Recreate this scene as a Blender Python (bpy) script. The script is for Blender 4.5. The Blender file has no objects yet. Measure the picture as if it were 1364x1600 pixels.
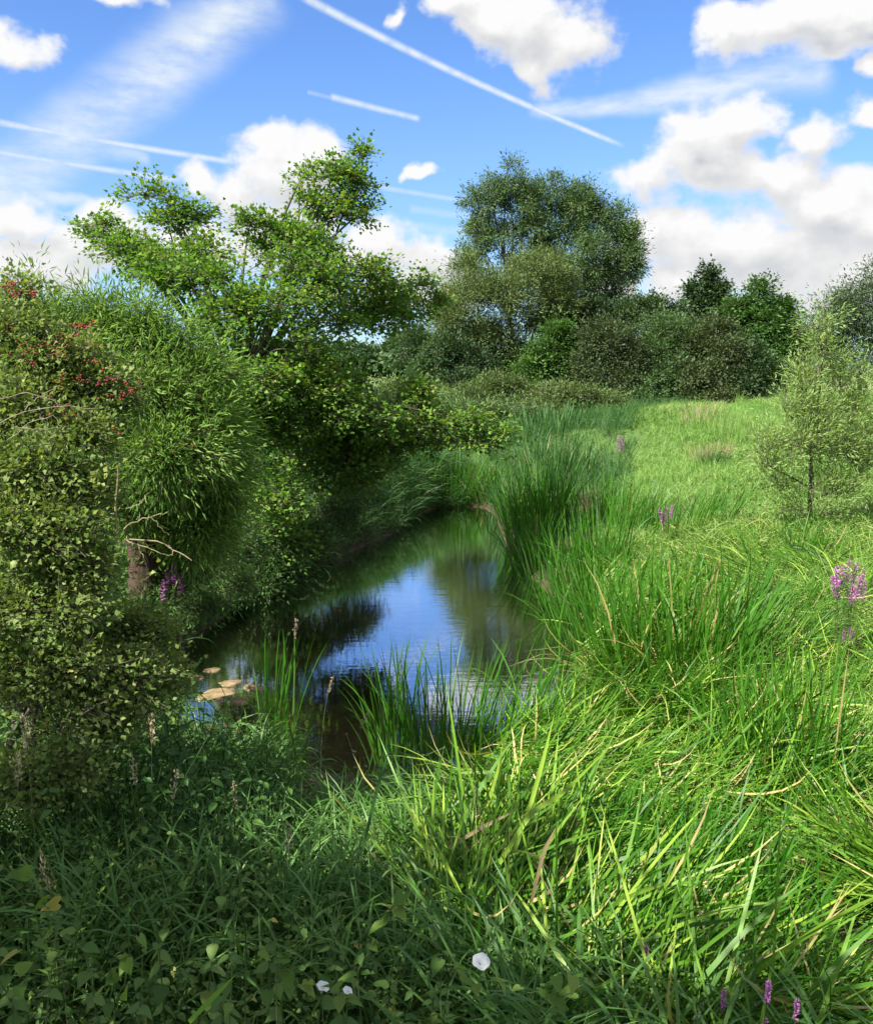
import bpy, math
import numpy as np
from mathutils import Vector

# ------------------------------------------------------------------ camera, sky, sun, exposure
S = bpy.context.scene
COL = S.collection
RNG = np.random.default_rng(7)
R = math.radians
FPX, PITCH, CAMH = 1479.0, R(8.65), 3.5       # focal length in photo pixels, pitch down, height over the water

cam_d = bpy.data.cameras.new('camera')
cam = bpy.data.objects.new('camera', cam_d)
COL.objects.link(cam)
cam.location = (0, 0, CAMH)
cam.rotation_euler = (R(90) - PITCH, 0, 0)
cam_d.sensor_fit = 'HORIZONTAL'
cam_d.sensor_width = 36
cam_d.lens = 36 * FPX / 1364
cam_d.clip_start = 0.05
cam_d.clip_end = 3000
S.camera = cam

SUN_EL, SUN_AZ = R(46), math.atan2(-0.78, -0.62)   # azimuth from +Y towards +X: behind the camera, to the left
sun_dir = Vector((math.sin(SUN_AZ) * math.cos(SUN_EL), math.cos(SUN_AZ) * math.cos(SUN_EL), math.sin(SUN_EL)))
sl = bpy.data.lights.new('sun', 'SUN')
sl.energy = 4.6
sl.angle = R(0.53)
sl.color = (1.0, 0.95, 0.86)
so = bpy.data.objects.new('sun', sl)
COL.objects.link(so)
so.location = (-20, -20, 30)
so.rotation_euler = sun_dir.to_track_quat('Z', 'Y').to_euler()

S.view_settings.view_transform = 'Standard'
S.view_settings.look = 'None'
S.view_settings.gamma = 1
S.view_settings.use_curve_mapping = False
S.view_settings.exposure = 1.5
S.render.engine = 'CYCLES'
S.cycles.use_denoising = True
S.cycles.max_bounces = 7
S.cycles.diffuse_bounces = 3
S.cycles.glossy_bounces = 3
S.cycles.transmission_bounces = 4
S.cycles.transparent_max_bounces = 8
S.cycles.caustics_reflective = False
S.cycles.caustics_refractive = False


def ray(px, py):
    x = (px - 682) / FPX
    v = (800 - py) / FPX
    return np.array([x, math.cos(PITCH) + v * math.sin(PITCH), -math.sin(PITCH) + v * math.cos(PITCH)])


def at(px, py, Y):
    d = ray(px, py)
    return np.array([0, 0, CAMH]) + d * (Y / d[1])


# ---- node expression helper
class X:
    nt = None

    def __init__(s, sock): s.s = sock

    @staticmethod
    def put(inp, v):
        if isinstance(v, X): X.nt.links.new(v.s, inp)
        else: inp.default_value = v

    @staticmethod
    def m(op, *a, clamp=False):
        n = X.nt.nodes.new('ShaderNodeMath')
        n.operation = op
        n.use_clamp = clamp
        for i, v in enumerate(a): X.put(n.inputs[i], v)
        return X(n.outputs[0])

    @staticmethod
    def v(op, *a, out=0):
        n = X.nt.nodes.new('ShaderNodeVectorMath')
        n.operation = op
        for i, v in enumerate(a): X.put(n.inputs[i], v)
        return X(n.outputs[out])

    def __add__(s, o): return X.m('ADD', s, o)
    def __radd__(s, o): return X.m('ADD', o, s)
    def __sub__(s, o): return X.m('SUBTRACT', s, o)
    def __rsub__(s, o): return X.m('SUBTRACT', o, s)
    def __mul__(s, o): return X.m('MULTIPLY', s, o)
    def __rmul__(s, o): return X.m('MULTIPLY', o, s)
    def __truediv__(s, o): return X.m('DIVIDE', s, o)

    @staticmethod
    def step(x, a, b, lo=0.0, hi=1.0):
        n = X.nt.nodes.new('ShaderNodeMapRange')
        n.interpolation_type = 'SMOOTHSTEP'
        X.put(n.inputs[0], x)
        for i, v in enumerate((a, b, lo, hi)): X.put(n.inputs[1 + i], v)
        return X(n.outputs[0])

    @staticmethod
    def noise(vec, scale, detail=5, rough=0.55, out=0, dist=0.0):
        n = X.nt.nodes.new('ShaderNodeTexNoise')
        X.put(n.inputs['Vector'], vec)
        n.inputs['Scale'].default_value = scale
        n.inputs['Detail'].default_value = detail
        n.inputs['Roughness'].default_value = rough
        n.inputs['Distortion'].default_value = dist
        return X(n.outputs[out])

    @staticmethod
    def mix(f, a, b):
        n = X.nt.nodes.new('ShaderNodeMix')
        n.data_type = 'RGBA'
        X.put(n.inputs[0], f)
        X.put(n.inputs[6], a)
        X.put(n.inputs[7], b)
        return X(n.outputs[2])


def build_world():
    w = bpy.data.worlds.new('World')
    S.world = w
    w.use_nodes = True
    nt = X.nt = w.node_tree
    bg = nt.nodes['Background']
    bg.inputs['Strength'].default_value = 0.09
    sky = nt.nodes.new('ShaderNodeTexSky')
    sky.sky_type = 'NISHITA'
    sky.sun_disc = False
    sky.sun_elevation = SUN_EL
    sky.sun_rotation = SUN_AZ % (2 * math.pi)
    sky.air_density = 1.0
    sky.dust_density = 0.3
    sky.ozone_density = 1.6
    tc = nt.nodes.new('ShaderNodeTexCoord')
    d = X(tc.outputs['Generated'])
    sp = nt.nodes.new('ShaderNodeSeparateXYZ')
    nt.links.new(d.s, sp.inputs[0])
    x, y, z = (X(sp.outputs[i]) for i in range(3))
    az = X.m('ARCTAN2', x, y)
    el = X.m('ARCSINE', z)
    cb = nt.nodes.new('ShaderNodeCombineXYZ')
    X.put(cb.inputs[0], az)
    X.put(cb.inputs[1], el)
    ae = X(cb.outputs[0])

    def ang(px, py):
        r = ray(px, py)
        r = r / np.linalg.norm(r)
        return math.atan2(r[0], r[1]), math.asin(r[2])

    # cumulus: ellipses in azimuth / elevation, edges broken up by fractal noise
    wn = X.noise(ae, 22.0, 3, 0.5, out=1)
    wv = X.v('MULTIPLY_ADD', X.v('SUBTRACT', wn, (0.5, 0.5, 0.5)), (0.060, 0.045, 0.0), ae)
    blobs = [(440, 268, 92, 66), (375, 298, 52, 42), (500, 250, 46, 46), (310, 275, 30, 30), (430, 232, 50, 30),
             (830, 25, 118, 62), (880, 65, 70, 54), (760, 30, 76, 40), (835, 102, 46, 38), (715, 0, 60, 34),
             (1128, 42, 50, 38), (1262, 28, 96, 54), (1340, 5, 80, 50), (1300, 62, 56, 34), (1360, 176, 36, 28), (1362, 96, 26, 22),
             (1090, 242, 118, 54), (1000, 272, 66, 50), (1085, 212, 46, 34), (1200, 275, 110, 42), (1160, 190, 60, 36), (1270, 205, 50, 34),
             (1180, 380, 240, 66), (1090, 430, 170, 60), (1310, 330, 140, 66), (1260, 440, 190, 66), (1390, 300, 100, 56), (1020, 370, 76, 56),
             (600, 382, 84, 46), (660, 402, 76, 44), (560, 402, 56, 44), (705, 425, 66, 54), (640, 450, 140, 44),
             (30, 350, 84, 38), (110, 372, 70, 46), (175, 342, 66, 30), (50, 415, 130, 50), (200, 392, 100, 50), (300, 370, 80, 40), (430, 350, 90, 60),
             (22, 66, 56, 32), (190, -8, 66, 24), (648, 272, 34, 13), (620, 30, 28, 22)]
    def cumulus(p):
        ml = None
        for px, py, rx, ry in blobs:
            a, e = ang(px, py)
            iy, ix = FPX / ry, FPX / rx
            l = X.v('LENGTH', X.v('MULTIPLY_ADD', p, (ix, iy, 0), (-a * ix, -e * iy, 0)), out=1)
            ml = l if ml is None else X.m('SMOOTH_MIN', ml, l, 0.3)
        return 1.0 - ml

    def billow(p, detail):
        return (X.noise(X.v('MULTIPLY', p, (1.0, 1.35, 1.0)), 13.0, detail, 0.55) - 0.5) * 2.3

    wv_up = X.v('ADD', wv, (-0.010, 0.022, 0.0))
    dens = cumulus(wv) + billow(ae, 9) + (X.noise(ae, 60.0, 4, 0.6) - 0.5) * 0.35
    above = cumulus(wv_up) + billow(X.v('ADD', ae, (-0.010, 0.022, 0.0)), 5)
    # elsewhere, unseen scattered cumulus, its cover raised for more ambient light
    den = X.m('MAXIMUM', z, 0.0) + 0.16
    plane = nt.nodes.new('ShaderNodeCombineXYZ')
    X.put(plane.inputs[0], x / den)
    X.put(plane.inputs[1], y / den)
    g = X.noise(X(plane.outputs[0]), 1.15, 6, 0.55)
    out_az = X.step(X.m('ABSOLUTE', az), 0.48, 0.62)
    out_el = X.step(el, 0.40, 0.52)
    outside = X.m('MAXIMUM', out_az, out_el)
    gen = (g - 0.44) * 6.0
    dens = X.m('MAXIMUM', dens, gen + (outside - 1.0) * 20.0)
    alpha = X.step(dens, -0.10, 0.48)
    # sun side and shaded side of the billows
    relief = X.m('MINIMUM', X.m('MAXIMUM', dens - above, -0.8), 0.6)
    thick = X.step(dens, 0.2, 1.2)
    grey = X.noise(X.v('MULTIPLY', ae, (1.0, 2.4, 1.0)), 6.5, 3, 0.5)
    greyf = X.step(grey, 0.38, 0.68)
    low = X.step(el, 0.34, 0.08, 0.5, 1.0)
    relief = X.m('MAXIMUM', relief, 0.0) + X.m('MINIMUM', relief, 0.0) * X.step(dens, 0.0, 0.9)
    bright = 0.90 + relief * 0.36 - thick * greyf * low * 0.20
    bright = X.m('MINIMUM', X.m('MAXIMUM', bright, 0.50), 1.03)
    tint = X.mix(X.step(bright, 0.45, 0.95), (0.86, 0.93, 1.06, 1), (1, 1, 1, 1))
    n = nt.nodes.new('ShaderNodeVectorMath')
    n.operation = 'SCALE'
    nt.links.new(tint.s, n.inputs[0])
    X.put(n.inputs['Scale'], bright * 3.75)
    cloud_col = X(n.outputs[0])

    # high streaks and contrails: bands along great lines of the sky
    def band(p0, p1, w0, w1, op, soft=1.0, nz=0.0):
        a0, e0 = ang(*p0)
        a1, e1 = ang(*p1)
        L = math.hypot(a1 - a0, e1 - e0)
        ux, uy = (a1 - a0) / L, (e1 - e0) / L
        src = wv2 if nz else ae
        t = X.v('DOT_PRODUCT', X.v('SUBTRACT', src, (a0, e0, 0)), (ux / L, uy / L, 0), out=1)
        q = X.m('ABSOLUTE', X.v('DOT_PRODUCT', X.v('SUBTRACT', src, (a0, e0, 0)), (-uy, ux, 0), out=1))
        wd = X.m('MAXIMUM', t * ((w1 - w0) / FPX) + w0 / FPX, 0.0004)
        body = X.step(q / wd, 1.0, 1.0 - soft)
        ends = X.step(t, -0.02, 0.04) * X.step(t, 1.03, 0.96)
        k = body * ends * op
        return k

    st = X.noise(X.v('MULTIPLY', ae, (9, 26, 1)), 1.6, 5, 0.6)
    wv2 = X.v('MULTIPLY_ADD', X.v('SUBTRACT', X.noise(ae, 9.0, 4, 0.6, out=1), (0.5, 0.5, 0.5)), (0.03, 0.03, 0), ae)
    streakn = X.step(st, 0.25, 0.70, 0.30, 1.0)
    fib = X.step(X.noise(ae, 60.0, 3, 0.6), 0.25, 0.6, 0.6, 1.0)
    ct = None
    for p0, p1, w0, w1, op in [((470, -8), (966, 224), 9, 5, .95), ((-40, 183), (362, 252), 7, 6, .85), ((-40, 231), (280, 281), 7, 6, .75),
                               ((560, 286), (730, 314), 6, 5, .45), ((516, 150), (655, 185), 7, 6, .8), ((480, 143), (530, 155), 5, 4, .3)]:
        b = band(p0, p1, w0, w1, op) * fib
        ct = b if ct is None else X.m('MAXIMUM', ct, b)
    for p0, p1, w0, w1, op in [((420, -40), (-60, 330), 74, 66, 1.0), ((410, -10), (100, 220), 30, 24, .7), ((830, 172), (1300, 105), 14, 48, 1.0), ((1080, 120), (1300, 100), 40, 20, .5),
                               ((-60, 265), (150, 312), 26, 10, .8), ((60, 210), (240, 250), 30, 16, .5), ((620, 355), (760, 362), 14, 10, .5), ((640, 325), (760, 335), 10, 8, .3)]:
        b = band(p0, p1, w0, w1, op, 1.0, 1.0) * streakn
        ct = X.m('MAXIMUM', ct, b)
    # a thin general veil over the lower sky
    veil = X.step(el, 0.34, 0.02, 0.0, 0.30)
    hazecol = (1.9, 2.6, 3.5, 1)
    skyc = X.v('MULTIPLY', X(sky.outputs[0]), (0.43, 0.60, 0.87))
    c = X.mix(veil, skyc, hazecol)
    c = X.mix(ct, c, (3.3, 3.6, 3.85, 1))
    c = X.mix(alpha, c, cloud_col)
    c = X.mix(X.step(z, -0.02, -0.10), c, (0.9, 1.0, 0.7, 1))
    nt.links.new(c.s, bg.inputs['Color'])


build_world()


# ------------------------------------------------------------------ helpers: tagging and mesh building
def tag(o, label=None, cat=None, group=None, kind=None):
    if label: o['label'] = label
    if cat: o['category'] = cat
    if group: o['group'] = group
    if kind: o['kind'] = kind
    return o


def empty(name, loc, label, cat, group=None):
    o = bpy.data.objects.new(name, None)
    COL.objects.link(o)
    o.location = loc
    o.empty_display_size = 0.2
    return tag(o, label, cat, group)


class Geo:
    """collects vertices, faces and a per-point tone; builds one mesh"""

    def __init__(s): s.v, s.f, s.t, s.n = [], [], [], 0

    def add(s, v, f, t):
        v = np.asarray(v, np.float32).reshape(-1, 3)
        s.v.append(v)
        s.f.append(np.asarray(f, np.int64) + s.n)
        s.t.append(np.broadcast_to(np.asarray(t, np.float32), (len(v),)))
        s.n += len(v)

    def mesh(s, name, mat, smooth=False):
        me = bpy.data.meshes.new(name)
        v = np.concatenate(s.v)
        t = np.concatenate(s.t)
        me.vertices.add(len(v))
        me.vertices.foreach_set('co', v.ravel())
        loops = np.concatenate([f.ravel() for f in s.f]).astype(np.int32)
        tot = np.concatenate([np.full(len(f), f.shape[1]) for f in s.f]).astype(np.int32)
        start = np.concatenate([[0], np.cumsum(tot)[:-1]]).astype(np.int32)
        me.loops.add(len(loops))
        me.loops.foreach_set('vertex_index', loops)
        me.polygons.add(len(tot))
        me.polygons.foreach_set('loop_start', start)
        me.polygons.foreach_set('loop_total', tot)
        if smooth: me.polygons.foreach_set('use_smooth', np.ones(len(tot), bool))
        a = me.attributes.new('tone', 'FLOAT', 'POINT')
        a.data.foreach_set('value', np.clip(t, 0, 1).astype(np.float32))
        me.update(calc_edges=True)
        me.materials.append(mat)
        return me

    def build(s, name, mat, parent=None, origin=None, smooth=False):
        if origin is not None: s.v = [v - np.asarray(origin, np.float32) for v in s.v]
        return link(name, s.mesh(name, mat, smooth), parent)


def link(name, me, parent=None):
    o = bpy.data.objects.new(name, me)
    COL.objects.link(o)
    if parent: o.parent = parent
    return o


def nrm(a): return a / np.maximum(np.linalg.norm(a, axis=-1, keepdims=True), 1e-9)


TEMPL = {
    'diamond': (np.array([[0, 0, 0], [.5, .42, .07], [0, 1, -.10], [-.5, .42, .07]]), np.array([[0, 1, 2], [0, 2, 3]])),
    'lance': (np.array([[0, 0, 0], [.5, .35, .03], [0, 1, -.16], [-.5, .35, .03]]), np.array([[0, 1, 2], [0, 2, 3]])),
    'leaf': (np.array([[0, 0, 0], [.42, .18, .06], [.5, .45, .08], [.24, .8, .0], [0, 1, -.12], [-.24, .8, .0], [-.5, .45, .08], [-.42, .18, .06], [0, .5, -.02]]),
             np.array([[0, 1, 8], [1, 2, 8], [2, 3, 8], [3, 4, 8], [4, 5, 8], [5, 6, 8], [6, 7, 8], [7, 0, 8]])),
    'maple': (np.array([[0, 0, 0], [.54, .30, .05], [.26, .62, .0], [0, 1, -.1], [-.26, .62, .0], [-.54, .30, .05]]),
              np.array([[0, 1, 5], [1, 2, 5], [2, 4, 5], [2, 3, 4]])),
}


def leaves(geo, pos, d, n, ln, wd, tone, kind='diamond'):
    tv, tf = TEMPL[kind]
    y = nrm(d)
    x = nrm(np.cross(y, n))
    z = np.cross(x, y)
    ln = np.broadcast_to(ln, (len(pos),))
    wd = np.broadcast_to(wd, (len(pos),))
    k = len(tv)
    v = pos[:, None] + (tv[None, :, 0:1] * wd[:, None, None]) * x[:, None] + (tv[None, :, 1:2] * ln[:, None, None]) * y[:, None] + (tv[None, :, 2:3] * ln[:, None, None]) * z[:, None]
    f = tf[None] + (np.arange(len(pos)) * k)[:, None, None]
    geo.add(v, f.reshape(-1, 3), np.repeat(np.broadcast_to(tone, (len(pos),)), k))


def tubes(geo, P, rad, sides=5, tone=0.5):
    """P (N,k,3) polylines, rad (N,k)"""
    P = np.asarray(P, float)
    if P.ndim == 2: P = P[None]
    rad = np.broadcast_to(np.asarray(rad, float), P.shape[:2])
    N, k, _ = P.shape
    T = nrm(np.gradient(P, axis=1))
    ref = np.where(np.abs(T[..., 2:3]) > 0.85, np.array([1., 0, 0]), np.array([0, 0, 1.]))
    A = nrm(np.cross(T, ref))
    B = np.cross(T, A)
    ang = np.arange(sides) * 2 * math.pi / sides
    ring = P[:, :, None] + rad[:, :, None, None] * (np.cos(ang)[None, None, :, None] * A[:, :, None] + np.sin(ang)[None, None, :, None] * B[:, :, None])
    i = np.arange(k - 1)[:, None] * sides
    j = np.arange(sides)[None]
    q = np.stack([i + j, i + (j + 1) % sides, i + sides + (j + 1) % sides, i + sides + j], -1).reshape(-1, 4)
    f = q[None] + (np.arange(N) * k * sides)[:, None, None]
    geo.add(ring, f.reshape(-1, 4), tone)


def bez(p0, p1, p2, k):
    t = np.linspace(0, 1, k)[:, None]
    return (1 - t) ** 2 * p0 + 2 * t * (1 - t) * p1 + t * t * p2


def blades(geo, base, azi, lean, curl, ln, wd, tone, segs=4, twist=None, rng=RNG, droop=1.6):
    """curved tapering grass blades; angle from the vertical grows from lean to lean+curl"""
    N = len(base)
    azi, lean, curl, ln, wd = (np.broadcast_to(np.asarray(q, float), (N,)) for q in (azi, lean, curl, ln, wd))
    t = np.linspace(0, 1, segs + 1)
    tm = (t[1:] + t[:-1]) / 2
    th = lean[:, None] + curl[:, None] * tm[None] ** droop
    st = (ln / segs)[:, None]
    h = np.concatenate([np.zeros((N, 1)), np.cumsum(np.sin(th) * st, 1)], 1)
    zz = np.concatenate([np.zeros((N, 1)), np.cumsum(np.cos(th) * st, 1)], 1)
    hd = np.stack([np.cos(azi), np.sin(azi), np.zeros(N)], 1)
    P = np.asarray(base)[:, None] + h[..., None] * hd[:, None] + zz[..., None] * np.array([0, 0, 1.])
    sd = np.stack([-np.sin(azi), np.cos(azi), np.zeros(N)], 1)
    tw = rng.uniform(-1.2, 1.2, N) if twist is None else np.broadcast_to(twist, (N,))
    tt = tw[:, None] + t[None] * rng.uniform(-.7, .7, N)[:, None]
    thn = np.concatenate([th, th[:, -1:]], 1)
    nn = np.cos(thn)[..., None] * hd[:, None] - np.sin(thn)[..., None] * np.array([0, 0, 1.])
    side = np.cos(tt)[..., None] * sd[:, None] + np.sin(tt)[..., None] * nn
    prof = np.interp(t, [0, .12, .55, .85, 1], [.6, .9, 1, .6, .04])
    off = side * (wd[:, None] * prof[None] * .5)[..., None]
    v = np.stack([P - off, P + off], 2).reshape(N, -1, 3)
    k = 2 * (segs + 1)
    i = np.arange(segs) * 2
    q = np.stack([i, i + 1, i + 3, i + 2], -1)
    f = q[None] + (np.arange(N) * k)[:, None, None]
    geo.add(v, f.reshape(-1, 4), np.repeat(np.broadcast_to(tone, (N,)), k))
    return P[:, -1]


# ------------------------------------------------------------------ materials
def mat_new(name):
    m = bpy.data.materials.new(name)
    m.use_nodes = True
    nt = m.node_tree
    for n in list(nt.nodes): nt.nodes.remove(n)
    X.nt = nt
    out = nt.nodes.new('ShaderNodeOutputMaterial')
    return m, nt, out


def ramp(fac, stops):
    n = X.nt.nodes.new('ShaderNodeValToRGB')
    X.put(n.inputs[0], fac)
    el = n.color_ramp.elements
    while len(el) < len(stops): el.new(0.5)
    for e, (p, c) in zip(el, stops):
        e.position = p
        e.color = (*c, 1)
    return X(n.outputs[0])


def attr(name):
    n = X.nt.nodes.new('ShaderNodeAttribute')
    n.attribute_name = name
    return X(n.outputs['Fac'])


def leaf_mat(name, stops, trans=0.35, tcol=(1.25, 1.25, 0.55), rough=0.5, spec=0.35, vary=0.25):
    m, nt, out = mat_new(name)
    oi = nt.nodes.new('ShaderNodeObjectInfo')
    fac = attr('tone') + (X(oi.outputs['Random']) - 0.5) * vary
    col = ramp(fac, stops)
    p = nt.nodes.new('ShaderNodeBsdfPrincipled')
    nt.links.new(col.s, p.inputs['Base Color'])
    p.inputs['Roughness'].default_value = rough
    p.inputs['Specular IOR Level'].default_value = spec * .5
    tr = nt.nodes.new('ShaderNodeBsdfTranslucent')
    tcl = X.v('MULTIPLY', col, tcol)
    nt.links.new(tcl.s, tr.inputs['Color'])
    mx = nt.nodes.new('ShaderNodeMixShader')
    mx.inputs[0].default_value = trans
    nt.links.new(p.outputs[0], mx.inputs[1])
    nt.links.new(tr.outputs[0], mx.inputs[2])
    nt.links.new(mx.outputs[0], out.inputs[0])
    return m


def solid_mat(name, stops, scale=8.0, rough=0.85, bump=0.4, stretch=(1, 1, 1), spec=0.2):
    m, nt, out = mat_new(name)
    tc = nt.nodes.new('ShaderNodeTexCoord')
    vec = X.v('MULTIPLY', X(tc.outputs['Object']), stretch)
    n1 = X.noise(vec, scale, 6, 0.6)
    col = ramp(n1, stops)
    p = nt.nodes.new('ShaderNodeBsdfPrincipled')
    nt.links.new(col.s, p.inputs['Base Color'])
    p.inputs['Roughness'].default_value = rough
    p.inputs['Specular IOR Level'].default_value = spec
    b = nt.nodes.new('ShaderNodeBump')
    b.inputs['Strength'].default_value = bump
    b.inputs['Distance'].default_value = 0.03
    X.put(b.inputs['Height'], X.noise(vec, scale * 2.2, 5, 0.6))
    nt.links.new(b.outputs[0], p.inputs['Normal'])
    nt.links.new(p.outputs[0], out.inputs[0])
    return m


def g3(a, b, c, d=None, cut=(0.0, 0.5, 0.9, 1.0)):
    st = [(cut[0], a), (cut[1], b), (cut[2], c)]
    if d: st.append((cut[3], d))
    return st


M = {}
M['maple'] = leaf_mat('maple_leaf', g3((.038, .112, .018), (.092, .205, .028), (.195, .315, .048), (.28, .26, .07)), .42)
M['osier'] = leaf_mat('osier_leaf', g3((.058, .140, .026), (.150, .270, .055), (.280, .395, .115), (.38, .36, .14), (0, .5, .94, 1)), .42)
M['haw'] = leaf_mat('hawthorn_leaf', g3((.060, .120, .026), (.140, .210, .050), (.300, .340, .115), (.38, .31, .12)), .38)
M['willow'] = leaf_mat('willow_leaf', g3((.052, .108, .036), (.100, .165, .055), (.175, .240, .100), (.30, .35, .19)), .32, (1.1, 1.15, .6))
M['olive'] = leaf_mat('olive_willow_leaf', g3((.060, .112, .030), (.108, .165, .048), (.165, .225, .080)), .32, (1.1, 1.1, .6))
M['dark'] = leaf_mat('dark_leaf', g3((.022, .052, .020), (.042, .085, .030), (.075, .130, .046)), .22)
M['mid'] = leaf_mat('green_leaf', g3((.032, .085, .020), (.065, .145, .030), (.115, .205, .045)), .32)
M['brown'] = leaf_mat('brown_leaf', g3((.040, .070, .026), (.066, .100, .036), (.098, .128, .050), (.13, .11, .06)), .22)
M['sapling'] = leaf_mat('sapling_leaf', g3((.13, .235, .055), (.22, .340, .100), (.33, .43, .165), (.42, .45, .23)), .44)
M['far'] = leaf_mat('hazed_far_leaf', g3((.045, .085, .040), (.070, .120, .055), (.100, .155, .075)), .25)  # bluish grey-green puts distance haze into the leaf colour
M['reed'] = leaf_mat('reed_blade', g3((.020, .090, .006), (.042, .150, .010), (.100, .235, .026), (.34, .28, .11), (0, .45, .90, 1)), .36, (1.2, 1.2, .4), .42, .4, .2)
M['lodged'] = leaf_mat('lodged_reed_blade', g3((.026, .095, .006), (.085, .200, .014), (.255, .370, .050), (.46, .38, .16), (0, .45, .88, 1)), .24, (1.15, 1.15, .45), .42, .38, .25)
M['meadow'] = leaf_mat('meadow_grass_blade', g3((.090, .225, .038), (.180, .320, .072), (.280, .400, .120), (.42, .38, .20), (0, .5, .92, 1)), .34, (1.1, 1.15, .5), .5, .3, .35)
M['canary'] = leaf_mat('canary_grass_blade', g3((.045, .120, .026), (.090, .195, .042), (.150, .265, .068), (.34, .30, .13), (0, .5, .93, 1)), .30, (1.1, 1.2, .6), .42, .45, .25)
M['sedge'] = leaf_mat('sedge_blade', g3((.030, .085, .022), (.050, .130, .034), (.095, .180, .050), (.25, .23, .10), (0, .5, .92, 1)), .32, (1.15, 1.2, .5), .45, .35, .25)
M['shade_greygreen'] = leaf_mat('shade_greygreen_blade', g3((.028, .080, .020), (.045, .120, .028), (.085, .165, .040), (.22, .21, .09), (0, .5, .92, 1)), .30, (1.15, 1.2, .5), .45, .35, .25)  # darker green puts the far reed beds' shade into colour; plain grey-green on the tuft
M['pale'] = leaf_mat('pale_wet_grass_blade', g3((.075, .175, .020), (.165, .275, .050), (.300, .400, .110), (.46, .39, .19), (0, .45, .90, 1)), .34, (1.1, 1.15, .5), .5, .3, .35)
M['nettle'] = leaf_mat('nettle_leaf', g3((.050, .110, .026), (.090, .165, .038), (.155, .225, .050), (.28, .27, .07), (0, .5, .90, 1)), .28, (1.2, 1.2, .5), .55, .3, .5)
M['bindweed'] = leaf_mat('bindweed_leaf', g3((.070, .140, .026), (.115, .200, .036), (.170, .245, .050), (.30, .28, .06), (0, .5, .88, 1)), .38, (1.2, 1.2, .5), .5, .3, .5)
M['watercress'] = leaf_mat('marsh_herb_leaf', g3((.085, .165, .060), (.140, .225, .085), (.20, .28, .12)), .32)
M['dead'] = leaf_mat('dead_blade', g3((.17, .13, .07), (.30, .24, .13), (.46, .40, .25)), .25, (1, .95, .8), .6, .2)
M['panicle'] = leaf_mat('seed_head', g3((.26, .20, .11), (.42, .34, .21), (.56, .48, .33)), .25, (1, .95, .8), .7, .1)
M['spike'] = leaf_mat('purple_flower', g3((.22, .045, .22), (.42, .095, .40), (.60, .25, .56)), .3, (1.1, .9, 1.1), .6, .1, .5)
M['white'] = leaf_mat('white_petal', g3((.74, .76, .76), (.80, .81, .81), (.84, .84, .84)), .3, (1, 1, 1), .6, .2)
M['berry'] = solid_mat('red_berry', [(0.3, (.14, .012, .010)), (0.7, (.26, .03, .022))], 30, .5, 0, spec=.3)
M['bark'] = solid_mat('grey_brown_bark', [(0.3, (.065, .052, .040)), (0.7, (.155, .135, .110))], 9, .9, .6, (1, 1, .25))
M['redbark'] = solid_mat('reddish_shaggy_bark', [(0.3, (.040, .026, .020)), (0.7, (.105, .068, .052))], 14, .95, .8, (1, 1, .12))
M['palebark'] = solid_mat('pale_twig_bark', [(0.3, (.17, .13, .075)), (0.7, (.36, .30, .18))], 22, .85, .5)
M['greytwig'] = solid_mat('grey_twig_bark', [(0.3, (.14, .12, .095)), (0.7, (.27, .24, .19))], 22, .85, .3)
M['stem'] = leaf_mat('green_stem', g3((.060, .110, .030), (.100, .140, .045), (.150, .140, .070)), .1)
M['redstem'] = leaf_mat('red_brown_stem', g3((.035, .060, .016), (.055, .080, .022), (.085, .085, .032)), .05)
M['stone'] = solid_mat('tan_flat_stone', [(0.3, (.13, .095, .050)), (0.55, (.24, .18, .095)), (0.75, (.33, .26, .15))], 9, .9, .7)
M['bird'] = solid_mat('dark_feathers', [(0.3, (.02, .02, .025)), (0.7, (.04, .04, .045))], 12)


def ground_material():
    m, nt, out = mat_new('soil_and_turf')
    geo = nt.nodes.new('ShaderNodeNewGeometry')
    pos = X(geo.outputs['Position'])
    sp = nt.nodes.new('ShaderNodeSeparateXYZ')
    nt.links.new(pos.s, sp.inputs[0])
    z, yy = X(sp.outputs[2]), X(sp.outputs[1])
    a = X.noise(pos, 0.9, 6, .6)
    b = X.noise(pos, 11, 5, .6)
    soil = ramp(b, [(.3, (.030, .024, .014)), (.7, (.085, .068, .040))])
    turf = ramp(a * 0.6 + b * 0.4, [(.32, (.050, .095, .024)), (.55, (.085, .150, .036)), (.72, (.130, .185, .055))])
    bed = ramp(X.noise(pos, 3.2, 6, .65), [(.35, (.055, .040, .020)), (.50, (.16, .115, .055)), (.64, (.34, .255, .12))])
    c = X.mix(X.step(z + (b - .5) * .3, .62, 1.0), soil, turf)
    c = X.mix(X.step(z, .02, -.03), c, bed)
    field = X.step(yy, 46.0, 56.0)
    fld = ramp(X.noise(pos, 0.05, 5, .6), [(.35, (.120, .200, .050)), (.65, (.20, .255, .085))])
    c = X.mix(field, c, fld)
    p = nt.nodes.new('ShaderNodeBsdfPrincipled')
    nt.links.new(c.s, p.inputs['Base Color'])
    p.inputs['Roughness'].default_value = .9
    p.inputs['Specular IOR Level'].default_value = .15
    bm = nt.nodes.new('ShaderNodeBump')
    bm.inputs['Strength'].default_value = .6
    bm.inputs['Distance'].default_value = .06
    X.put(bm.inputs['Height'], b)
    nt.links.new(bm.outputs[0], p.inputs['Normal'])
    nt.links.new(p.outputs[0], out.inputs[0])
    return m


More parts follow.
